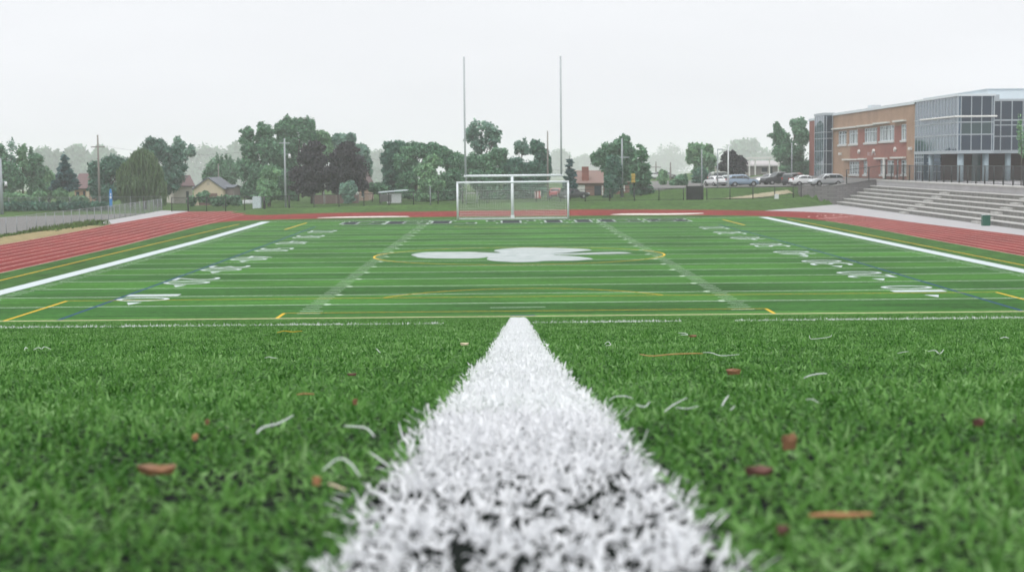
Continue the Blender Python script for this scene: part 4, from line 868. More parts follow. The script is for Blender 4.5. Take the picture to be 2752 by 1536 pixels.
for a, b in zip(ysx[:-1], ysx[1:]):
    for c, d_ in zip(zsx[:-1], zsx[1:]):
        yc, zc = (a+b)/2, (c+d_)/2
        if any(o[0] < yc < o[1] and o[2] < zc < o[3] for o in ops): continue
        (mr if zone(yc, zc) else mt).add([(SX,a,c),(SX,b,c),(SX,b,d_),(SX,a,d_)], [(0,3,2,1)])
for o in ops:                                                               # reveals
    y0, y1, z0, z1 = o; q = mr if zone((y0+y1)/2, z0-.1) else mt
    q.add([(SX,y0,z0),(SX+TH,y0,z0),(SX+TH,y0,z1),(SX,y0,z1)], [(0,1,2,3)]); q.add([(SX,y1,z0),(SX+TH,y1,z0),(SX+TH,y1,z1),(SX,y1,z1)], [(3,2,1,0)])
    q.add([(SX,y0,z1),(SX,y1,z1),(SX+TH,y1,z1),(SX+TH,y0,z1)], [(0,1,2,3)])
sp(mt, 'tan_brick_wall', M['tan_brick']); sp(mr, 'red_brick_wall', M['red_brick'])
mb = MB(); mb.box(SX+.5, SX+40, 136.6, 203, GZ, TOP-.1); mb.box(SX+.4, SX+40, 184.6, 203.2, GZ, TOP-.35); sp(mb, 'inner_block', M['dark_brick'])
mb = MB(); mb.box(SX+.02, SX+.38, 191, 203.4, GZ, TOP-.32); sp(mb, 'end_brick_wall', M['red_brick'])
mb = MB(); mb.box(SX-.16, SX+1, 136.3, 184.5, TOP+.003, TOP+.38); mb.box(SX-.1, SX+1, 191.0, 203.5, TOP-.317, TOP+.05); sp(mb, 'roof_coping', M['alu'])
mb = MB(); mb.box(SX+1.6, SX+3.0, 166, 168.3, TOP, TOP+1.0); sp(mb, 'roof_unit', M['metal_white'])
for wi, (ya, yb, zt, zb) in enumerate(wins_up+wins_lo):
    up = wi < len(wins_up); y0, y1 = yb, ya; f = MB(); X = SX+.12; w = .09
    f.box(X-.05,X+.05,y0,y1,zb,zb+w); f.box(X-.05,X+.05,y0,y1,zt-w,zt); f.box(X-.05,X+.05,y0,y0+w*2,zb+w,zt-w); f.box(X-.05,X+.05,y1-w*2,y1,zb+w,zt-w)
    zm = zt-(zt-zb)*.27; f.box(X-.04,X+.04,y0+w*2,y1-w*2,zm-.05,zm+.05); n = max(1, int((y1-y0)/1.5)); step = (y1-y0)/n
    for i in range(1, n): f.box(X-.045,X+.035,y0+step*i-.09,y0+step*i+.09,zb+w,zt-w)
    win = sp(f, 'window', M['alu'])
    g = MB(); g.box(X+.06,X+.08,y0,y1,zb,zt); sp(g, 'pane', M['pane'], win)
    s = MB(); s.box(SX-.14,SX+.1,y0-.15,y1+.15,zb-.28,zb-.003); sp(s, 'sill', M['sill'], win)
    if y1-y0 > 1.5:
        bmb = MB(); yy = y0+.3
        while yy < y1-.5:
            ww = rnd.uniform(.3, .8); bmb.box(X+.052,X+.058,yy,min(yy+ww,y1-.2),zb+.1+(.0 if up else rnd.random()*.3),zt-.1-(0 if rnd.random() < .6 else .3)); yy += ww+rnd.uniform(.12,.55 if up else .8)
        sp(bmb, 'blind', M['blind'], win)
for a, b, z in ((167.3,184.0,10.62),(156.6,166.8,10.66),(148.8,157.0,10.78),(140.5,146.2,10.80),(166.6,176.2,5.8),(161.8,166.0,5.86),(150,156.2,5.92),(140.5,147.2,5.98)):
    mb = MB(); mb.box(SX-.42, SX-.003, a, b, z-.1, z+.12); sp(mb, 'sun_shade', M['shade'])
mb = MB(); mb.tube([(SX-.3,150.6,2.4),(SX-.3,150.6,5.95)], .2, 10); sp(mb, 'entrance_pillar', M['sign_w'])
for y, z in ((166.2,6.95),(157.3,6.95),(145.6,7.1)):
    mb = MB(); mb.prism([(SX-.28,y,z-.32),(SX-.28,y+.35,z),(SX-.28,y,z+.32),(SX-.28,y-.35,z)], (.27,0,0)); sp(mb, 'wall_lamp', M['sign_w'])
for y, z in ((137.9,7.15),(178.6,6.7)):
    mb = MB(); mb.box(SX-.35, SX-.01, y-.4, y+.4, z-.18, z+.18); sp(mb, 'flood_lamp', M['sign_w'])
for txt, y, z, hh, ww in (('8', 161.3, 6.35, .48, .62), ('2', 160.2, 6.35, .48, .62), ('8', 159.1, 6.35, .48, .62), ('8', 157.2, 6.27, .38, .5)):
    v, fc = GL[txt] if txt in GL else glyph(txt); mb = MB(); mb.add([(SX-.03, y-q[0]*ww, z+q[1]*hh) for q in v], fc); sp(mb, 'wall_number', M['sign_w'])
# glazed stair bay
BX = SX-1.5; by0, by1 = 184.5, 191.4
mb = MB(); mb.box(BX, SX+.3, by0, by1, GZ, TOP+.1); sp(mb, 'stair_bay_glass', M['glass_b'])
mb = MB()
for i in range(6): y = by0+(by1-by0)*i/5; mb.box(BX-.03, BX-.003, y-.07, y+.07, GZ, TOP)
for z in (5.1, 7.2, 9.2, 10.2): mb.box(BX-.05, BX-.002, by0, by1, z-.05, z+.05); mb.box(BX, SX, by0-.05, by0-.002, z-.05, z+.05)
for x in (BX+.03, BX+.45, SX-.1): mb.box(x-.05, x+.05, by0-.08, by0-.003, GZ, TOP)
mb.box(BX-.12, SX+.3, by0-.12, by1+.1, TOP+.105, TOP+.5); sp(mb, 'stair_bay_frame', M['mull'])
mb = MB(); mb.box(BX+.5, SX-.16, by0-.03, by0-.004, GZ, TOP-.1); sp(mb, 'stair_bay_dark_panel', M['glass'])
# glass wing
GX = SX-.06; gy0, gy1 = 117.8, 136.25; gx1 = 55.8; ZB, ZT = 6.62, 12.95
mb = MB(); mb.box(GX+.05, gx1-.05, gy0+.05, gy1, ZB+.05, ZT); sp(mb, 'glass_wing', M['glass_b'])
mb = MB(); mb.box(GX+.06, GX+.3, 132.2, gy1-.02, 3.0, ZB+.045); mb.box(GX+.3, GX+2.0, 131.5, 132.2, 3.0, ZB+.045); sp(mb, 'ground_floor_glass', M['glass_b'])
mb = MB(); g0 = GX+.03
nV = 14
for i in range(nV+1): y = gy0+.02+(gy1-gy0-.1)*i/nV; mb.box(GX+.022, GX+.045, y-.06, y+.06, ZB, ZT)
for z in (ZB+.06, 8.56, 9.97, 10.6): mb.box(GX-.04, GX+.043, gy0, gy1, z-.06, z+.06)
for i in range(4): x = GX+.35+(gx1-GX-.6)*i/3; mb.box(x-.045, x+.045, gy0-.05, gy0+.045, ZB, ZT)
mb.box(GX-.07, GX+.05, gy0-.06, gy0+.06, ZB, ZT); mb.box(gx1-.06, gx1+.06, gy0-.05, gy0+.1, ZB, ZT)
for z in (ZB+.06, 8.56, 9.97): mb.box(GX-.05, gx1+.05, gy0-.04, gy0+.043, z-.06, z+.06)
mb.box(GX-.03, gx1+.03, gy0-.03, gy1, ZB-.25, ZB-.003)
for z in (3.15, 4.2, 5.3, 6.0): mb.box(GX, GX+.055, 132.0, gy1, z-.05, z+.05)
for i in range(5): y = 132.2+(gy1-132.3)*i/4; mb.box(GX-.01, GX+.054, y-.06, y+.06, 3.0, ZB-.25)
for z in (4.2, 5.3, 6.0): mb.box(GX+.3, GX+2.05, 131.44, 131.495, z-.05, z+.05)
sp(mb, 'mullions', M['mull'])
mb = MB(); mb.box(GX-.16, gx1+.14, gy0-.16, gy1, ZT+.003, ZT+.24); sp(mb, 'wing_coping', M['alu'])
mb = MB(); mb.tube([(GX-.30,132.6,10.62),(GX-.30,gy0-.28,10.62),(gx1+.25,gy0-.28,10.62)], .11, 8); sp(mb, 'sun_rail', M['sign_w'])
mb = MB(); mb.box(GX+.45, gx1-.3, gy0-.012, gy0+.04, 8.62, 9.91); sp(mb, 'teal_panes', M['glass_t'])
mb = MB(); mb.box(GX+.45, gx1-.3, gy0-.012, gy0+.04, 10.66, ZT-.08); mb.box(GX+.45, gx1-.3, gy0-.012, gy0+.04, ZB+.15, 8.5); mb.box(GX+.45, gx1-.3, gy0-.012, gy0+.04, 10.04, 10.5); sp(mb, 'dark_panes', M['glass'])
# set back glazing and the recess below
sy = 121.0; ZT2 = 12.45
mb = MB(); mb.box(gx1+.2, 80, sy, sy+14, ZB+.05, ZT2); sp(mb, 'set_back_glass', M['glass'])
mb = MB()
for i in range(10): x = 57.62+1.31*i; mb.box(x-.055, x+.055, sy-.07, sy-.003, ZB, ZT2)
for z in (ZB+.06, 8.35, 9.66): mb.box(gx1+.2, 80, sy-.05, sy-.002, z-.055, z+.055)
mb.box(gx1+.2, 80, sy-.08, sy-.003, 10.15, 10.32); mb.box(gx1+.1, 80, sy-.1, sy+14, ZT2+.003, ZT2+.26); mb.box(gx1-1, 80, sy-.02, sy+14, ZB-.25, ZB-.003)
mb.box(gx1+.15, gx1+1.6, sy-.12, sy+3, ZT2+.265, ZT2+.75); sp(mb, 'set_back_frame', M['mull'])
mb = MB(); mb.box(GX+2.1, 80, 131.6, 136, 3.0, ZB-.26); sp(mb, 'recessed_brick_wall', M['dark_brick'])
for x, y, r in ((GX+.45,130.2,.30),(GX+.6,118.6,.36),(55.2,118.8,.36),(58.8,121.8,.34),(63.5,121.8,.34)):
    mb = MB(); mb.tube([(x,y,2.9),(x,y,ZB-.255)], r, 16); sp(mb, 'round_column', M['column'], smooth=True)
mb = MB(); mb.box(53.9,54.9,119.6,119.75,3.0,ZB-.26); sp(mb, 'teal_screen', M['glass_t'])
mb = MB(); pz = 14.25; mb.prism([(58.9,130,12.0),(80,130,12.0),(80,150,12.0),(58.9,158,12.0)], (0,0,pz-12.0)); sp(mb, 'penthouse', M['metal_white'])
mb = MB(); mb.prism([(58.75,129.85,pz+.003),(80,129.85,pz+.003),(80,150,pz+.003),(58.75,158.3,pz+.003)], (0,0,.1)); sp(mb, 'penthouse_trim', M['alu'])
mb = MB(); mb.tube([(58.4,140,ZT2),(58.4,140,13.9)], .06, 6); mb.box(57.4,58.75,132.5,158,12.6,13.72); sp(mb, 'roof_screen', M['metal_white'])

# ---------------------------------------------------------------- houses
def house(name, px, D, wpx, rz, label, wall, roof, eave_py, ridge_py, depth=8, ridge='y', base_z=None, chimney=None, openings=(), group='houses beyond the sports ground', over=.35):
    g = gz(px, D)
    if base_z is not None: g[2] = base_z
    s = D/F_PX; w = wpx*s/2; he = float(at(px, eave_py, D)[2]-g[2]); hr = float(at(px, ridge_py, D)[2]-g[2]); root = thing(name, g, label, 'house', group, rz)
    mb = MB(); y0, y1 = 0, depth
    mb.box(-w, w, y0, y1, -.5, he)
    if ridge == 'y': mb.prism([(-w,y0,he),(w,y0,he),(0,y0,hr)], (0,depth,0))
    else: mb.prism([(-w,y0,he),(-w,y1,he),(-w,depth/2,hr)], (2*w,0,0))
    mb.build('wall', wall, root)
    mb = MB(); t = .16; o = over
    if ridge == 'y':
        for sg in (-1, 1):
            e = np.array((sg*w, 0, he)); r = np.array((0, 0, hr)); dn = (e-r)/np.linalg.norm(e-r); ex = e+dn*o; n = np.array((-dn[2]*sg, 0, abs(dn[0]))); n = n/np.linalg.norm(n); n = n if n[2] > 0 else -n
            mb.prism([ex+(0,-o,0), r+(0,-o,0), r+(0,depth+o,0), ex+(0,depth+o,0)], n*t)
    else:
        for sg in (-1, 1):
            e = np.array((0, depth/2+sg*depth/2, he)); r = np.array((0, depth/2, hr)); dn = (e-r)/np.linalg.norm(e-r); ex = e+dn*o; n = np.array((0, 0, 1.0))-dn*dn[2]; n /= np.linalg.norm(n)
            mb.prism([ex+(-w-o,0,0), ex+(w+o,0,0), r+(w+o,0,0), r+(-w-o,0,0)], n*t)
    rf = mb.build('roof', roof, root)
    if chimney: mb = MB(); cx, cy, cw, ch = chimney; mb.box(cx-cw/2, cx+cw/2, cy, cy+cw, he*.5, ch); mb.build('chimney', M['red_brick'], rf)
    for (nm, xa, xb, za, zb, m) in openings:
        mb = MB(); mb.box(xa*w, xb*w, -.06, .02, za*he, zb*he); q = mb.build(nm, m, root)
        if nm == 'window': mb = MB(); mb.box(xa*w-.08, xb*w+.08, -.09, -.003, za*he-.14, za*he-.003); mb.build('sill', M['sill'], q)
    return root
cream = mat('cream siding', (.52,.44,.33), .8, var=.06); beige = mat('beige siding', (.40,.35,.28), .8, var=.06); slate = mat('grey shingles', (.12,.13,.15), .9, var=.15, scale=4)
brown = mat('brown shingles', (.13,.085,.085), .9, var=.15, scale=4); pink = mat('pinkish render', (.42,.29,.24), .85, var=.06); palew = mat('pale siding', (.50,.47,.42), .8, var=.05); ltroof = mat('pale roof', (.36,.34,.34), .9, var=.08)
dkdoor = mat('brown garage door', (.16,.095,.08), .7, var=.1)
house('brown_house', 221, 224, 42, 0, 'brown roofed house with tan walls right of the bluish spruce', mat('tan wall', (.36,.24,.16), .8), brown, 506, 469, 8, 'x', openings=(('window', .1,.35,.35,.85,M['pane']),('door', .5,.85,.0,.85,cream),('window', -.8,-.4,.35,.8,M['pane'])))
house('cream_garage', 559.5, 222, 78, .0, 'cream gabled garage with brown door and slate roof', cream, slate, 507, 479, 9, 'y', openings=(('garage_door', -.66,.62,.0,.72,dkdoor), ('vent', -.1,.1,1.22,1.42,beige)), over=.25)
mb = None
house('side_annex', 613, 224, 26, 0, 'low grey brick annex attached beside the cream garage', mat('greyish brick', (.20,.17,.16), .85, var=.1), slate, 505, 500, 6, 'x', over=.2)
house('white_gabled_house', 492, 236, 50, .35, 'white gabled house with dark roof left of the cream garage', palew, brown, 500, 474, 9, 'x', chimney=(-2.0, 1.0, .6, 4.4), openings=(('window', .3,.6,.3,.7,M['pane']),))
house('pink_house', 967, 222, 46, 0, 'pinkish house with brown roof half hidden behind the right purple maple', pink, brown, 500, 455, 9, 'y', openings=(('window', .2,.5,.3,.7,M['pane']), ('door', -.5,-.1,0,.7,M['sign_w'])))
rb = mat('orange red brick', (.24,.145,.12), .85, var=.12, scale=3); rr_ = mat('rust roof', (.19,.125,.108), .9, var=.1, scale=3)
house('red_brick_house', 1583, 226, 90, 0, 'red brick house with wide chimney right of the narrow spruce', rb, rr_, 492, 461, 9, 'x', chimney=(-.5, .5, 1.0, 4.3), openings=(('window', -.85,-.25,.3,.85,M['sign_w']), ('garage_door', .32,.72,0,.78,M['pane']), ('door', .76,.84,0,.8,M['sign_w'])))
house('red_brick_annex', 1690, 228, 70, 0, 'red brick house seen behind the signal and cone shaped tree', rb, rr_, 490, 458, 8, 'x', openings=(('window', -.7,-.3,.2,.7,M['sign_w']), ('window', .1,.5,.2,.7,M['pane'])))
ph = house('porch_house', 2052, 290, 96, 0, 'pale bungalow with white porch posts behind the parked cars', mat('grey brick', (.22,.20,.19), .85, var=.1), ltroof, 447, 434, 9, 'x', openings=(('window', -.1,.2,.3,.85,M['pane']), ('door', .35,.5,0,.9,M['pane'])))
mb = MB()
for x in (-2.9, -1.8, .9, 2.6): mb.tube([(x,-1.2,-.4),(x,-1.2,3.0)], .13, 8)
mb.build('porch_posts', M['sign_w'], ph); mb = MB(); mb.box(-3.4,3.3,-1.5,-.05,3.0,3.35); mb.build('porch_beam', M['sign_w'], ph)
house('far_bungalow', 1905, 300, 44, 0, 'faint pale house end left of the purple tree', palew, ltroof, 452, 440, 9, 'y', openings=(('window', -.3,.2,.3,.8,M['pane']),))
g = gz(1057, 204); sh = thing('open_shed', g, 'small white shed with tilted flat roof behind the black fence', 'shed')
mb = MB(); mb.box(-.9,1.0,0,2,-.3,1.25); mb.build('wall', mat('white boards', (.50,.52,.53), .7, var=.06), sh)
mb = MB(); mb.prism([(-2.0,-.4,1.35),(1.9,-.4,1.62),(1.9,-.4,1.75),(-2.0,-.4,1.48)], (0,2.8,0)); mb.build('roof', M['metal_white'], sh)
mb = MB(); mb.box(-1.9,-1.8,-.3,-.2,-.2,1.37); mb.build('roof_post', M['blackm'], sh)
g = gz(1036, 201); bx2 = thing('utility_box', g, 'dark grey box on legs beside the small white shed', 'box')
mb = MB(); mb.box(-.75,.75,-.4,.4,.25,1.2); mb.build('box_body', mat('dark grey boards', (.10,.10,.10), .8, var=.15), bx2, bevel=.03)
for x in (-.6,.6): mb = MB(); mb.box(x-.06,x+.06,-.3,.3,-.2,.248); mb.build('leg', M['blackm'], bx2)
g = gz(690, 200); sb = thing('storage_box', g, 'white storage box behind the corner of the black fence', 'box')
mb = MB(); mb.box(-.55,.55,-.5,.5,-.1,1.5); mb.build('box_body', M['metal_white'], sb, bevel=.08); mb = MB(); mb.box(-1.9,-.56,-.3,.3,.55,1.05); mb.build('side_tank', M['lamp'], sb, bevel=.08)
g = np.array(at(2087, 519, 194.5)); g[2] = float(H(g[0], g[1])); wb = thing('utility_box', g, 'small white utility box beside the sandy path', 'box')
mb = MB(); mb.box(-.25,.25,-.2,.2,-.1,.5); mb.build('box_body', M['lamp'], wb, bevel=.03); mb = MB(); mb.box(-.28,.28,-.23,.23,.502,.55); mb.build('box_lid', M['lamp'], wb, bevel=.015)
g = gz(1445, 203); rs_ = thing('notice_board', g, 'red and white board seen through the goal net', 'board')
mb = MB(); mb.box(-.42,.42,-.04,.04,.25,1.2); mb.build('board_panel', mat('board red', (.42,.06,.06), .7), rs_)
mb = MB(); mb.box(-.06,.08,-.07,-.041,.3,1.15); mb.box(-.4,-.3,-.07,-.041,.3,1.15); mb.box(.3,.4,-.07,-.041,.6,1.15); mb.build('board_stripe', M['sign_w'], rs_)
for x in (-.35,.35): mb = MB(); mb.box(x-.03,x+.03,-.03,.03,-.2,.248); mb.build('leg', M['blackm'], rs_)

# ---------------------------------------------------------------- cars
def car(kind, paint, loc, rz, label, L=4.5, Wd=1.8, Hh=1.6, group='cars parked at the sports ground', tails=True):
    root = thing('parked_car', loc, label, 'car', group, rz)            # the nose points to +x
    if kind == 'suv': prof = [(-.5,.42,.62,0,.80),(-.485,.26,.96,.98,.95),(-.44,.22,1.0,1.46,1.0),(-.36,.22,1.02,1.60,1.0),(-.05,.22,1.01,1.64,1.0),(.08,.22,1.0,1.56,1.0),(.22,.22,.98,1.0,1.0),(.36,.22,.93,.94,.99),(.45,.25,.84,.85,.94),(.5,.36,.62,.63,.80)]
    elif kind == 'sedan': prof = [(-.5,.42,.66,0,.80),(-.48,.26,.92,.93,.93),(-.36,.22,.96,1.0,1.0),(-.24,.20,.96,1.34,1.0),(-.10,.20,.95,1.44,1.0),(.05,.20,.94,1.40,1.0),(.20,.20,.92,.96,1.0),(.36,.22,.84,.86,.98),(.46,.25,.72,.73,.92),(.5,.36,.56,.57,.78)]
    else: prof = [(-.5,.50,.98,0,.95),(-.49,.36,1.02,1.03,1.0),(-.20,.32,1.06,1.07,1.0),(-.18,.32,1.06,1.72,1.0),(-.02,.32,1.06,1.76,1.0),(.10,.32,1.05,1.70,1.0),(.22,.32,1.04,1.10,1.0),(.40,.34,1.0,1.02,1.0),(.485,.36,.95,.96,.98),(.5,.45,.70,.71,.9)]
    mx = max(p[3] for p in prof); mb = MB(); rings = []
    for (x, zb, zl_, zr, k) in prof:
        w = Wd/2*k; hs = Hh/mx; zb, zl2, zr = zb*hs, zl_*hs, max(zr, zl_+.015)*hs; gl_ = max(0, (zr-zl2)); wt = w*(.97-.20*min(1, gl_/(.5*hs)))
        rings.append([(x*L,-w*.86,zb),(x*L,-w,zb+(zl2-zb)*.35),(x*L,-w*.99,zl2-.10),(x*L,-w*.94,zl2),(x*L,-wt,zl2+gl_*.9),(x*L,-wt*.78,zr),(x*L,wt*.78,zr),(x*L,wt,zl2+gl_*.9),(x*L,w*.94,zl2),(x*L,w*.99,zl2-.10),(x*L,w,zb+(zl2-zb)*.35),(x*L,w*.86,zb)])
    n = 12; vs = [p for r in rings for p in r]; fs = [tuple(range(n)), tuple((len(rings)-1)*n+k for k in range(n-1, -1, -1))]
    for i in range(len(rings)-1):
        for k in range(n): fs.append((i*n+k, (i+1)*n+k, (i+1)*n+(k+1) % n, i*n+(k+1) % n))
    mb.add(vs, fs); body = mb.build('body', paint, root, smooth=True); bm_ = body.modifiers.new('soft', 'BEVEL'); bm_.width = .035; bm_.segments = 2; bm_.limit_method = 'ANGLE'; bm_.angle_limit = math.radians(25)
    R = [r for r in rings]; idx = [i for i, p in enumerate(prof) if p[3]-p[2] > .25]
    for sg in (0, 1):                                                   # side windows
        a, b = (3, 4) if sg == 0 else (8, 7); sgn = -1 if sg == 0 else 1; mb = MB()
        i0, i1 = idx[0]-1 if kind != 'pickup' else idx[0], idx[-1]+1
        low = [np.array(R[i][a]) for i in range(i0, i1+1)]; top = [np.array(R[i][b]) for i in range(idx[0], idx[-1]+1)]
        lo0 = low[0]+(low[1]-low[0])*.35 if kind != 'pickup' else low[0]+(.12,0,0); lo1 = low[-1]+(low[-2]-low[-1])*.25
        pts = [lo0]+low[1:-1]+[lo1]+[top[-1]+(-.02,0,0)]+top[::-1][1:-1]+[top[0]+(.06,0,0)]
        pts = [p+np.array((0, sgn*.012, .05 if i <= len(low)-1 else -.05)) for i, p in enumerate(pts)]
        mb.poly(pts if sg else pts[::-1]); w_ = mb.build('side_window', M['carglass'], root, tri=True)
        mb = MB(); 
        for xx in (-.02, -.25): 
            xm_ = xx*L; mb.box(xm_-.035, xm_+.035, sgn*(Wd/2*.88)-.03, sgn*(Wd/2*.88)+.03, low[0][2]+.06, top[0][2]-.06)
        mb.build('pillar', paint, w_)
    i = idx[-1]; j = i+1                                                # windscreen and rear window
    q = [np.array(R[j][4])*.5+np.array(R[j][3])*.5, np.array(R[j][7])*.5+np.array(R[j][8])*.5, np.array(R[i][6]), np.array(R[i][5])]
    nrm = np.cross(q[1]-q[0], q[3]-q[0]); nrm /= np.linalg.norm(nrm); nrm = nrm if nrm[0] > 0 else -nrm
    c = sum(q)/4; mb = MB(); mb.poly([c+(p-c)*.88+nrm*.03 for p in q]); mb.build('windscreen', M['carglass'], root)
    i = idx[0]; j = i-1; q = [np.array(R[j][3]), np.array(R[j][8]), np.array(R[i][6]), np.array(R[i][5])]
    nrm = np.cross(q[1]-q[0], q[3]-q[0]); nrm /= np.linalg.norm(nrm); nrm = nrm if nrm[0] < 0 else -nrm
    c = sum(q)/4; mb = MB(); mb.poly([c+(p-c)*.84+nrm*.03 for p in q]); mb.build('rear_window', M['carglass'], root)
    wr_ = .33 if kind != 'sedan' else .31
    for x in (-.29*L, .305*L):
        for s_ in (-1, 1):
            mb = MB(); mb.tube([(x, s_*(Wd/2-.20), wr_), (x, s_*(Wd/2+.012), wr_)], wr_, 18); wh = mb.build('wheel', M['tyre'], root)
            mb = MB(); mb.tube([(x, s_*(Wd/2+.0), wr_), (x, s_*(Wd/2+.022), wr_)], wr_*.62, 14); mb.build('rim', M['rim'], wh)
            mb = MB(); mb.tube([(x, s_*(Wd/2-.3), wr_+.04), (x, s_*(Wd/2-.006), wr_+.04)], wr_*1.22, 18); mb.build('wheel_arch', M['bumper'], root)
    hs = Hh/mx
    for s_ in (-1, 1):
        mb = MB(); mb.obox((.468*L, s_*Wd*.36, .70*hs), (.10,0,0), (0,.15,0), (0,0,.075)); mb.build('headlight', M['head'], root)
        mb = MB(); mb.obox((-.482*L, s_*Wd*.40, (.92 if kind != 'pickup' else .9)*hs), (.055,0,0), (0,.11,0), (0,0,.12)); mb.build('taillight', M['tail'], root)
        mb = MB(); mb.obox((.13*L, s_*(Wd/2+.08), 1.02*hs), (.06,0,0), (0,.09,0), (0,0,.07)); mb.build('mirror', M['bumper'], root)
    mb = MB(); mb.box(-.40*L, .42*L, -Wd/2*.97, Wd/2*.97, .20*hs, .30*hs); mb.box(-.505*L,-.47*L,-Wd*.38,Wd*.38,.34*hs,.5*hs); mb.box(.47*L,.505*L,-Wd*.3,Wd*.3,.34*hs,.5*hs); mb.build('bumper', M['bumper'], root)
    return root
def paint(n, c, metal=.2): 
    m = mat(n, c, .32, metal=metal, spec=.5); m.node_tree.nodes['Principled BSDF'].inputs['Coat Weight'].default_value = .5; return m
silver = paint('silver paint', (.44,.46,.48), .35); white = paint('white paint', (.62,.63,.64), 0); bluep = paint('blue grey paint', (.20,.27,.36), .3); darkp = paint('charcoal paint', (.035,.04,.045), .2); redp = paint('dark red paint', (.20,.02,.025), .1); greenp = paint('olive grey paint', (.20,.22,.19), .3); palep = paint('pale green grey paint', (.34,.38,.38), .3)
def cl_(px, D): p = at(px, 500, D); return (p[0], p[1], float(H(p[0], p[1]))+.052)
car('suv', silver, cl_(2219, 205), math.pi+.30, 'silver estate car nearest the stone wall, nose to the left', 4.75, 1.85, 1.62)
car('sedan', white, cl_(2165, 212), .22, 'white saloon just left of the silver estate car', 4.5, 1.8, 1.46)
car('suv', darkp, cl_(2132, 217), .95, 'dark hatchback with red tail lamps behind the white saloon', 4.4, 1.85, 1.72)
car('suv', redp, cl_(2143, 226), 1.1, 'red car squeezed behind the dark hatchback', 4.3, 1.8, 1.6)
car('pickup', darkp, cl_(2092, 224), math.pi+.35, 'charcoal pickup truck facing left in the middle of the row', 5.2, 1.95, 1.85)
car('sedan', white, cl_(2066, 231), math.pi+.6, 'white car nose peeping out behind the charcoal pickup', 4.4, 1.8, 1.5)
car('suv', bluep, cl_(1996, 214), .06, 'blue grey suv seen side on right of the hooked lamp post', 4.45, 1.82, 1.68)
car('suv', palep, cl_(1966, 222), .9, 'pale green grey car behind the blue suv', 4.3, 1.8, 1.55)
car('sedan', white, cl_(1922, 221), 1.9, 'white car parked between two lamp posts', 4.3, 1.8, 1.45)
car('suv', greenp, cl_(1944, 230), .2, 'olive grey van half hidden behind the lamp posts', 4.6, 1.9, 2.0)
car('sedan', darkp, (float(at(1541,530,206)[0]), float(at(1541,530,206)[1]), float(H(28,206))*0+.9), .1, 'dark blue car parked beyond the fence right of the goal', 4.3, 1.75, 1.42)
car('sedan', paint('bright red paint', (.42,.03,.04), 0), (float(at(1493,530,209)[0]), float(at(1493,530,209)[1]), .88), 1.5, 'red car seen through the right side of the goal net', 3.9, 1.7, 1.4)
for px, D, rz, lab, pt in ((1756,318,.1,'tiny white car far away at the left of the hazy gap',white),(1775,322,.0,'tiny dark car far away in the hazy gap',darkp),(1793,320,.1,'tiny pale car far away right in the hazy gap',palep)):
    p = at(px, 486, D); car('sedan', pt, (p[0], p[1], float(H(p[0], p[1]))), rz, lab, 4.4, 1.8, 1.5, 'small cars far off in the haze')

# ---------------------------------------------------------------- haze, sky, sun, camera
mb = MB(); mb.box(-1900, 1900, -75, 2800, -17, 26)
hz_m = bpy.data.materials.new('haze air'); hz_m.use_nodes = True; nt = hz_m.node_tree; nt.nodes.clear()
o_ = nt.nodes.new('ShaderNodeOutputMaterial'); pv = nt.nodes.new('ShaderNodeVolumePrincipled'); nt.links.new(pv.outputs[0], o_.inputs['Volume'])
pv.inputs['Color'].default_value = (.985,.992,1,1); pv.inputs['Density'].default_value = .00050; pv.inputs['Anisotropy'].default_value = .0
hz = mb.build('haze', hz_m); tag(hz, 'pale morning haze over the whole sports ground', kind='stuff')

w = bpy.data.worlds.new('World'); sc.world = w; w.use_nodes = True; nt = w.node_tree; N = nt.nodes; bg = N['Background']
sky = N.new('ShaderNodeTexSky'); sky.sky_type = 'NISHITA'; sky.sun_disc = False; EL, AZ = math.radians(52), math.radians(215)
sky.sun_elevation = EL; sky.sun_rotation = AZ; sky.dust_density = 6; sky.air_density = 1.0; sky.ozone_density = 1.0
tc = N.new('ShaderNodeTexCoord'); spx = N.new('ShaderNodeSeparateXYZ'); nt.links.new(tc.outputs['Generated'], spx.inputs[0])
rp = N.new('ShaderNodeValToRGB'); e = rp.color_ramp.elements; e[0].position = 0.0; e[0].color = (.95,.970,1.005,1); q_ = e.new(.13); q_.color = (.95,.970,1.005,1); e = rp.color_ramp.elements; e[2].position = 1.0; e[2].color = (2.3,2.34,2.38,1)
nt.links.new(spx.outputs['Z'], rp.inputs['Fac'])
cn = N.new('ShaderNodeTexNoise'); cn.inputs['Scale'].default_value = 2.2; cn.inputs['Detail'].default_value = 3; mp = N.new('ShaderNodeMapping'); mp.inputs['Scale'].default_value = (1,1,5)
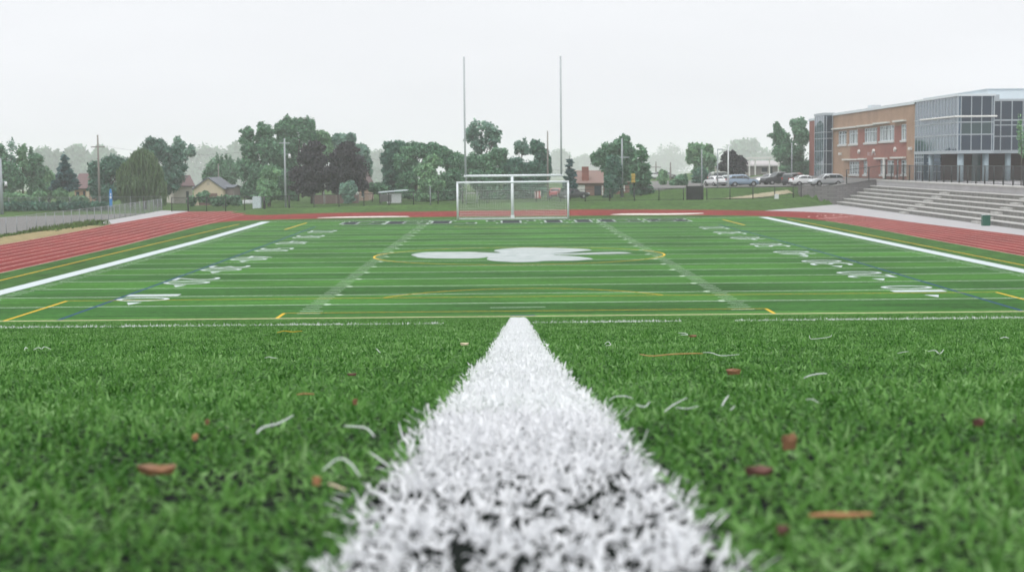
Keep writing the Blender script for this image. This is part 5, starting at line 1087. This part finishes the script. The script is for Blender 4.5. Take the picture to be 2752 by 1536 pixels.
nt.links.new(tc.outputs['Generated'], mp.inputs[0]); nt.links.new(mp.outputs[0], cn.inputs['Vector'])
mr_ = N.new('ShaderNodeMapRange'); mr_.inputs['From Min'].default_value = .3; mr_.inputs['From Max'].default_value = .7; mr_.inputs['To Min'].default_value = 9.55; mr_.inputs['To Max'].default_value = 10.45; nt.links.new(cn.outputs['Fac'], mr_.inputs['Value'])
scv = N.new('ShaderNodeVectorMath'); scv.operation = 'SCALE'; nt.links.new(rp.outputs['Color'], scv.inputs[0]); nt.links.new(mr_.outputs['Result'], scv.inputs['Scale'])
hsv = N.new('ShaderNodeHueSaturation'); hsv.inputs['Saturation'].default_value = .3; nt.links.new(sky.outputs[0], hsv.inputs['Color'])
mx = N.new('ShaderNodeMix'); mx.data_type = 'RGBA'; mx.inputs['Factor'].default_value = .06; nt.links.new(scv.outputs[0], mx.inputs['A']); nt.links.new(hsv.outputs[0], mx.inputs['B'])
nt.links.new(mx.outputs['Result'], bg.inputs['Color']); bg.inputs['Strength'].default_value = .1
sl = bpy.data.lights.new('sun', 'SUN'); sl.energy = .9; sl.angle = math.radians(22); sl.color = (1, .965, .92); so = bpy.data.objects.new('sun', sl); COL.objects.link(so)
so.rotation_euler = (math.pi/2-EL, 0, math.pi-AZ)
cam = bpy.data.cameras.new('camera'); co = bpy.data.objects.new('camera', cam); COL.objects.link(co)
cam.sensor_width = 36; cam.lens = F_PX/2752*36; cam.clip_start = .05; cam.clip_end = 6000
co.matrix_world = Matrix(((RT[0], UP[0], -FW[0], CAM[0]), (RT[1], UP[1], -FW[1], CAM[1]), (RT[2], UP[2], -FW[2], CAM[2]), (0, 0, 0, 1)))
cam.dof.use_dof = True; cam.dof.focus_distance = 7.0; cam.dof.aperture_fstop = 11.5
sc.camera = co
sc.view_settings.view_transform = 'Standard'; sc.view_settings.look = 'None'; sc.view_settings.exposure = 0; sc.view_settings.gamma = 1
cy_s = sc.cycles; cy_s.max_bounces = 8; cy_s.volume_bounces = 4; cy_s.transparent_max_bounces = 16; cy_s.use_denoising = True
